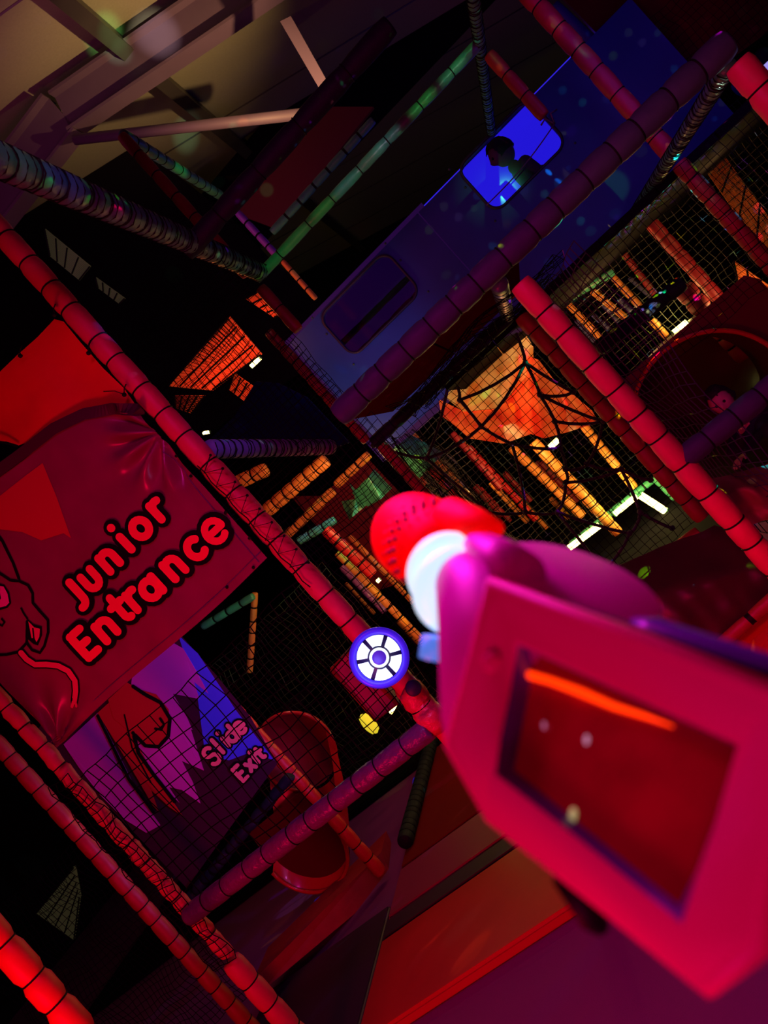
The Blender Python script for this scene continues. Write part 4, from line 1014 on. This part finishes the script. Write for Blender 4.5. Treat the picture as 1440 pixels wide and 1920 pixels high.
fr = obj('housing', bm, m_gun, gun)
bm = bmesh.new(); loft(bm, [mixr(oc, ic, 1, .002), mixr(ic2, ic2, 0, .006), mixr(ic2, ic2, 0, .010)], cap=(False, False)); obj('screen_bevel', bm, m_bevel, gun)
bm = bmesh.new(); bm.faces.new([bm.verts.new(p) for p in mixr(ic2, ic2, 0, .008)]); sn = obj('screen', bm, m_scr, gun, smooth=False)
# glowing streak and dots standing in for reflections on the screen
def Q(px, py):  # pixel to gun screen plane
    a, b, c = [mixr(ic2, ic2, 0, .0068)[i] for i in (0, 2, 6)]
    n = (b-a).cross(c-a).normalized(); r = ray(px, py); return EYE + r*((a-EYE).dot(n)/r.dot(n))
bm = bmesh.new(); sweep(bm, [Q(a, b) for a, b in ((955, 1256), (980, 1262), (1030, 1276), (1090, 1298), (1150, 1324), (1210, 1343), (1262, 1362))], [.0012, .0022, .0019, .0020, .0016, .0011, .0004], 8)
obj('reflected_streak', bm, mat('orange_red_streak', (1, .05, .01), .4, emis=(1, .035, .0), es=1.6), sn)
for a, b, s, m_ in ((1100, 1388, .0012, (.6, .4, .6)), (1305, 1485, .0016, (.5, .5, .8)), (1075, 1530, .0018, (.7, .6, .25)), (1020, 1360, .0009, (.5, .2, .4))):
    bm = bmesh.new(); bmesh.ops.create_icosphere(bm, subdivisions=2, radius=s)
    for v in bm.verts: v.co = Q(a, b)+Vector((v.co.x, v.co.y, v.co.z))+IU*(v.co.dot(IU)*1.2)
    obj('reflection_dot', bm, mat('reflection_glint', m_, .4, emis=m_, es=.5), sn)
bm = bmesh.new(); lathe(bm, P(925, 1243, .376), -FWD, [(-.002, .0055), (.001, .005), (.0015, .003)], 20); obj('screw_boss', bm, m_gun, gun)
# neck of the body leading to the barrel
def sect(c, d, rx, ry, ax, tilt=0, n=28):
    o = P(c[0], c[1], d); x, y, z = basis(ax); x = (IR-z*IR.dot(z)).normalized(); y = z.cross(x)
    return [o+(x*math.cos(2*PI*k/n+tilt)*rx+y*math.sin(2*PI*k/n+tilt)*ry) for k in range(n)]
axg = (P(800, 1020, .60)-P(930, 1160, .40)).normalized()
bm = bmesh.new()
loft(bm, [sect((862, 1075), .52, .018, .018, axg), sect((880, 1105), .48, .022, .024, axg), sect((905, 1160), .44, .027, .034, axg), sect((935, 1300), .41, .033, .054, axg), sect((990, 1390), .39, .03, .055, axg)])
obj('body_neck', bm, m_gunm, gun)
# glowing coils around the neck
for k, (c, d, r_, th) in enumerate((((850, 1036), .55, .0135, .0092), ((840, 1074), .53, .0195, .0105), ((858, 1108), .50, .0215, .0095))):
    o = P(c[0], c[1], d); x = (IR-axg*IR.dot(axg)).normalized(); y = axg.cross(x); bm = bmesh.new(); n = 40; rg = []
    for i in range(n):
        a = 2*PI*i/n; rd = x*math.cos(a)+y*math.sin(a)
        rg.append([bm.verts.new(o+rd*(r_+th*math.cos(2*PI*j/12))+axg*(th*1.05*math.sin(2*PI*j/12))) for j in range(12)])
    for i in range(n):
        for j in range(12): bm.faces.new((rg[i][j], rg[(i+1) % n][j], rg[(i+1) % n][(j+1) % 12], rg[i][(j+1) % 12]))
    obj('glowing_coil', bm, m_coil, gun)
# saddle on the barrel between coils and disc
bm = bmesh.new(); sweep(bm, [P(890, 1022, .50), P(912, 1035, .475), P(935, 1052, .455), P(975, 1085, .42)], [.008, .012, .015, .016], 18); obj('saddle', bm, m_gunm, gun)
# red muzzle with dimples
mo = P(812, 1022, .56); mt = P(772, 1002, .66); am = (mt-mo)
am = (P(765, 998, .66)-P(830, 1035, .56)).normalized(); mo = P(830, 1035, .56)
bm = bmesh.new(); lathe(bm, mo, am, [(-.02, .020), (0, .029), (.03, .035), (.06, .0375), (.085, .037), (.10, .034), (.11, .026), (.114, .010), (.1145, .0005)], 44)
mz = obj('muzzle', bm, m_gunr, gun)
bm = bmesh.new(); xx, yy, zz = basis(am)
for r_i in range(6):
    for k in range(26):
        a = 2*PI*(k+.5*(r_i % 2))/26; p = mo+am*(.012+r_i*.015)+(xx*math.cos(a)+yy*math.sin(a))*.0350
        q_ = bmesh.ops.create_icosphere(bm, subdivisions=1, radius=.0024); bmesh.ops.translate(bm, verts=q_['verts'], vec=p)
obj('dimples', bm, mat('dark_red_dimple', (.35, .004, .01), .6), mz)
bm = bmesh.new(); sweep(bm, [P(845, 972, .56), P(890, 985, .53), P(930, 992, .50)], [.016, .013, .006], 16); obj('muzzle_fin', bm, m_gunr, gun)
# blue under-light cylinder
bm = bmesh.new(); sweep(bm, [P(818, 1195, .50), P(812, 1235, .50)], [.010, .010], 14); obj('blue_light', bm, mat('blue_lit_plastic', (.1, .3, 1), .4, emis=(.08, .3, 1), es=.6), gun)
# round pad on top
axd = (IU*.93+IR*.22-FWD*.36).normalized(); dc = P(1078, 1090, .44)
bm = bmesh.new(); lathe(bm, dc-axd*.022, axd, [(-.004, .050), (.002, .0515), (.019, .0515), (.0225, .0505), (.024, .048), (.0242, .002)], 56); dk = obj('sensor_dome', bm, m_gunm, gun)
bm = bmesh.new(); xx, yy, zz = basis(axd)
for k in range(90):
    r_ = .044*math.sqrt((k+.5)/90); a = k*2.39996; q_ = bmesh.ops.create_icosphere(bm, subdivisions=1, radius=.0016); bmesh.ops.translate(bm, verts=q_['verts'], vec=dc+axd*.0003+(xx*math.cos(a)+yy*math.sin(a))*r_)
obj('grille_dots', bm, m_gun, dk)
bm = bmesh.new(); sweep(bm, [P(1000, 1120, .405), P(1180, 1190, .365), P(1330, 1248, .33), P(1500, 1310, .30)], [.004, .006, .006, .006], 12); obj('shadow_strip', bm, m_tie, gun)  # black strip painting the shadow between disc and housing
bm = bmesh.new(); sweep(bm, [P(1190, 1178, .385), P(1225, 1190, .375), P(1440, 1268, .335), P(1520, 1295, .325)], [.006, .009, .010, .010], 14); obj('top_rail', bm, m_bevel, gun)
# trigger stub under the housing
bm = bmesh.new(); sweep(bm, [P(1060, 1640, .345), P(1112, 1722, .345), P(1130, 1742, .345)], [.007, .007, .004], 12); obj('trigger_guard', bm, m_tie, gun)
# grip leaving the frame on the right
bm = bmesh.new(); sweep(bm, [P(1400, 1560, .33), P(1560, 1700, .31), P(1700, 1900, .30)], [.035, .026, .024], 18); obj('grip', bm, m_gunm, gun)

# ================================================================== LIGHTS
def area(name, loc, tgt, size, col, e, sy=None):
    l = bpy.data.lights.new(name, 'AREA'); l.size = size; l.color = col; l.energy = e
    if sy: l.shape = 'RECTANGLE'; l.size_y = sy
    o = bpy.data.objects.new(name, l); C.objects.link(o); o.location = loc
    o.rotation_mode = 'QUATERNION'; o.rotation_quaternion = (Vector(tgt)-Vector(loc)).to_track_quat('-Z', 'Y'); return o
def spot(name, loc, tgt, ang, col, e, blend=.3, r=.02):
    l = bpy.data.lights.new(name, 'SPOT'); l.spot_size = math.radians(ang); l.spot_blend = blend if ang > 3 or name != 'patch_beam' else .5; l.color = col; l.energy = e; l.shadow_soft_size = r
    o = bpy.data.objects.new(name, l); C.objects.link(o); o.location = loc
    o.rotation_mode = 'QUATERNION'; o.rotation_quaternion = (Vector(tgt)-Vector(loc)).to_track_quat('-Z', 'Y'); return o
def point(name, loc, col, e, r=.06):
    l = bpy.data.lights.new(name, 'POINT'); l.color = col; l.energy = e; l.shadow_soft_size = r
    o = bpy.data.objects.new(name, l); C.objects.link(o); o.location = loc; return o
RED = (1, .0, .045); MAG = (1, .02, .55); ORG = (1, .5, .16); BLU = (.12, .12, 1); GRN = (.1, 1, .25)
area('red_flood', (-2.0, .3, .7), (-.9, 2.6, 1.0), .5, RED, 30)
spot('beam_fill', (.5, .1, 1.5), V(1200, 235, VA), 22, (1, .85, .9), 4, 1)  # added spot that greys the long beam
spot('tube_child_fill', (.9, 1.6, 1.3), h2, 12, (1, .05, .9), 8, .6)  # added spot picking out the child in the tube
area('pink_flood', (.9, .2, 1.5), (.7, 2.6, 1.3), .5, (1, .02, .22), 3.2)
area('gun_pink_key', (-.45, -.25, 1.25), P(1150, 1500, .33), .2, (1, .0, .26), 2.4)  # added pink key for the gun frame
area('gun_magenta_rim', P(560, 560, .75), P(950, 1150, .42), .15, (1, .02, .85), 1.8)  # added rim light for the sides of the gun
spot('mat_fill', (.0, 1.1, 1.5), (-.05, 2.8, 0), 48, (1, 0, .04), 34, 1, .1)  # added red spot brightening the mats
area('carpet_flood', (-.2, .9, 2.7), (-.1, 1.9, 0), .4, MAG, 11)
spot('blue_wash', V(760, 700, 3.9)+Vector((0, 0, -.12)), V(660, 700, VC), 95, (.12, .4, 1), 6, 1)
area('panel_wash', (1.4, 3.2, 2.25), (1.9, 4.8, 2.3), .8, (.2, .06, 1), 1.8)
spot('violet_banner_fill', (-.75, 2.62, 1.72), V(330, 1330, VS), 75, (.45, .3, 1), 14, .8)  # added spot behind the net, brightening the slide exit banner
spot('magenta_banner_fill', (-1.35, 2.62, .75), V(220, 1440, VS), 75, (.9, .15, .95), 22, .8)  # second added spot for the same banner
point('wheel_glow', wc+Vector((0, -.10, 0)), (.3, .3, 1), .8, .05)
point('corridor_fill', V(1000, 860, 5.5), ORG, 16)  # added point lights without fixtures, brightening the tunnel posts
point('corridor_fill', V(1180, 920, 5.7), (1, .75, .2), 12)
point('corridor_fill', V(660, 900, 4.4), ORG, 8)
point('corridor_fill', V(740, 1120, 4.3), ORG, 4)
point('corridor_fill', V(900, 900, 7.5), ORG, 10)
point('bay_fill', V(1130, 560, 5.4), ORG, 5)  # added point lights for the bays, again without fixtures
point('bay_fill', V(1400, 560, 4.8), ORG, 6)
point('bay_fill', V(1360, 340, 4.8), ORG, 2)
point('bay_fill', V(1262, 585, 5.3), (1, .75, .2), 2.5)
point('bay_fill', V(420, 650, 4.4), (1, .2, .05), 5)
point('bay_fill', V(480, 1230, 3.9), (1, .75, .4), 1.2)
spot('roof_wash', (.4, 4.0, 2.8), V(215, 40, 5.6), 50, (1, .5, .2), 380, 1)
area('roof_fill', (-1.6, 3.4, 4.0), V(100, 200, 6), 1.0, (1, .12, .55), 7)
def patch_spot(px, py, v, col, e, ang=4, src=(1.2, 1.0, 3.2)):  # added narrow spot, aimed to lay one coloured patch of light
    spot('patch_beam', src, V(px, py, v), ang, col, e, 1, .01)
patch_spot(120, 70, 6.3, (.35, 1, .25), 480, 6, (.2, 3.0, 3.2)); patch_spot(155, 110, 6.3, (.5, 1, .4), 390, 4, (.2, 3.0, 3.2)); patch_spot(245, 70, 6.3, (1, .75, .6), 450, 7, (.2, 3.0, 3.2))
patch_spot(350, 250, 6.8, (.5, 1, .6), 480, 4, (.2, 3.0, 3.2)); patch_spot(415, 312, 6.6, GRN, 180, 2, (.2, 3.0, 3.2)); patch_spot(500, 360, 6.6, GRN, 180, 2, (.2, 3.0, 3.2)); patch_spot(440, 297, 6.6, (1, .2, .05), 180, 2, (.2, 3.0, 3.2))
for px, py, c in ((520, 500, GRN), (560, 455, (.6, 1, .3)), (610, 400, GRN), (650, 350, (.5, .9, 1)), (690, 300, (1, .7, .7)), (720, 265, (.7, .7, 1)), (790, 195, GRN), (850, 140, (.3, .9, .5))):
    patch_spot(px, py, VB, c, 40, 5, (.9, 1.6, 2.2))
patch_spot(120, 350, 2.0, BLU, 30, 5, (.3, .5, 2.2)); patch_spot(40, 310, 1.8, (.5, 1, .7), 8, 6, (.3, .5, 2.2)); patch_spot(330, 320, 4.2, GRN, 30, 6, (.2, 3.3, 2.6)); patch_spot(500, 475, 4.6, GRN, 90, 2, (.2, 3.0, 2.2))
patch_spot(1325, 370, VB, GRN, 30, 2.2); patch_spot(1345, 400, VB, (1, .8, .5), 20, 2); patch_spot(1165, 460, 5.6, GRN, 60, 3); patch_spot(900, 90, VB, GRN, 30, 8)
patch_spot(925, 680, VL, (1, .75, 1), 60, 3, (.9, 4.0, 1.3)); patch_spot(885, 735, VL, (1, .9, .3), 60, 3, (.9, 4.0, 1.3)); patch_spot(930, 745, VL, (1, .95, .9), 60, 2.4, (.9, 4.0, 1.3)); patch_spot(965, 690, VL, (1, 1, .2), 40, 2, (.9, 4.0, 1.3))
patch_spot(740, 930, 4.6, GRN, 200, 7, (.9, 4.0, 1.7)); patch_spot(660, 950, 4.6, (.3, 1, .35), 160, 6, (.9, 4.0, 1.7)); patch_spot(430, 1140, 4.4, GRN, 40, 9, (.5, 3.6, 1.2)); patch_spot(760, 870, 4.6, (.6, 1, .8), 150, 8, (.9, 3.9, 1.7)); patch_spot(1220, 900, 5.9, GRN, 90, 9, (1.0, 4.4, 1.5)); patch_spot(1110, 990, 5.9, GRN, 90, 8, (1.0, 4.4, 1.5))
patch_spot(700, 900, 4.6, BLU, 200, 3, (.9, 4.0, 1.7)); patch_spot(1040, 60, 3.6, (1, .6, .2), 30, 2); patch_spot(400, 830, 2.7, (.2, .15, 1), 50, 12, (.6, 1.2, 2.0))

def speckle(name, loc, e, scale=9, thr=.16):  # added point light throwing coloured dots; no mirror ball hangs there
    o = point(name, loc, (1, 1, 1), e, .004); l = o.data; l.use_nodes = True; nt = l.node_tree
    em = [n for n in nt.nodes if n.type == 'EMISSION'][0]
    tc = nt.nodes.new('ShaderNodeTexCoord'); vo = nt.nodes.new('ShaderNodeTexVoronoi'); vo.inputs['Scale'].default_value = scale
    nt.links.new(tc.outputs['Normal'], vo.inputs['Vector'])
    lt = nt.nodes.new('ShaderNodeMath'); lt.operation = 'LESS_THAN'; lt.inputs[1].default_value = thr; nt.links.new(vo.outputs['Distance'], lt.inputs[0])
    hs = nt.nodes.new('ShaderNodeHueSaturation'); hs.inputs['Saturation'].default_value = 2.2; hs.inputs['Value'].default_value = 1; nt.links.new(vo.outputs['Color'], hs.inputs['Color'])
    nt.links.new(hs.outputs[0], em.inputs['Color']); nt.links.new(lt.outputs[0], em.inputs['Strength'])
speckle('speckle_light', (1.0, 3.9, 1.55), 160, 12, .25)
speckle('speckle_light', (.6, 6.6, 1.6), 70, 14, .22)
speckle('speckle_light', (2.6, 4.4, 1.5), 30, 16, .22)
speckle('speckle_light', (-.3, 4.1, .9), 14, 16, .22)
speckle('speckle_light', (1.5, 2.9, 2.3), 10, 16, .2)
speckle('speckle_light', (.1, 2.6, 2.3), 12, 16, .2)
w = bpy.data.worlds.new('world'); sc.world = w; w.use_nodes = True
w.node_tree.nodes['Background'].inputs[0].default_value = (.10, .06, .35, 1); w.node_tree.nodes['Background'].inputs[1].default_value = .006
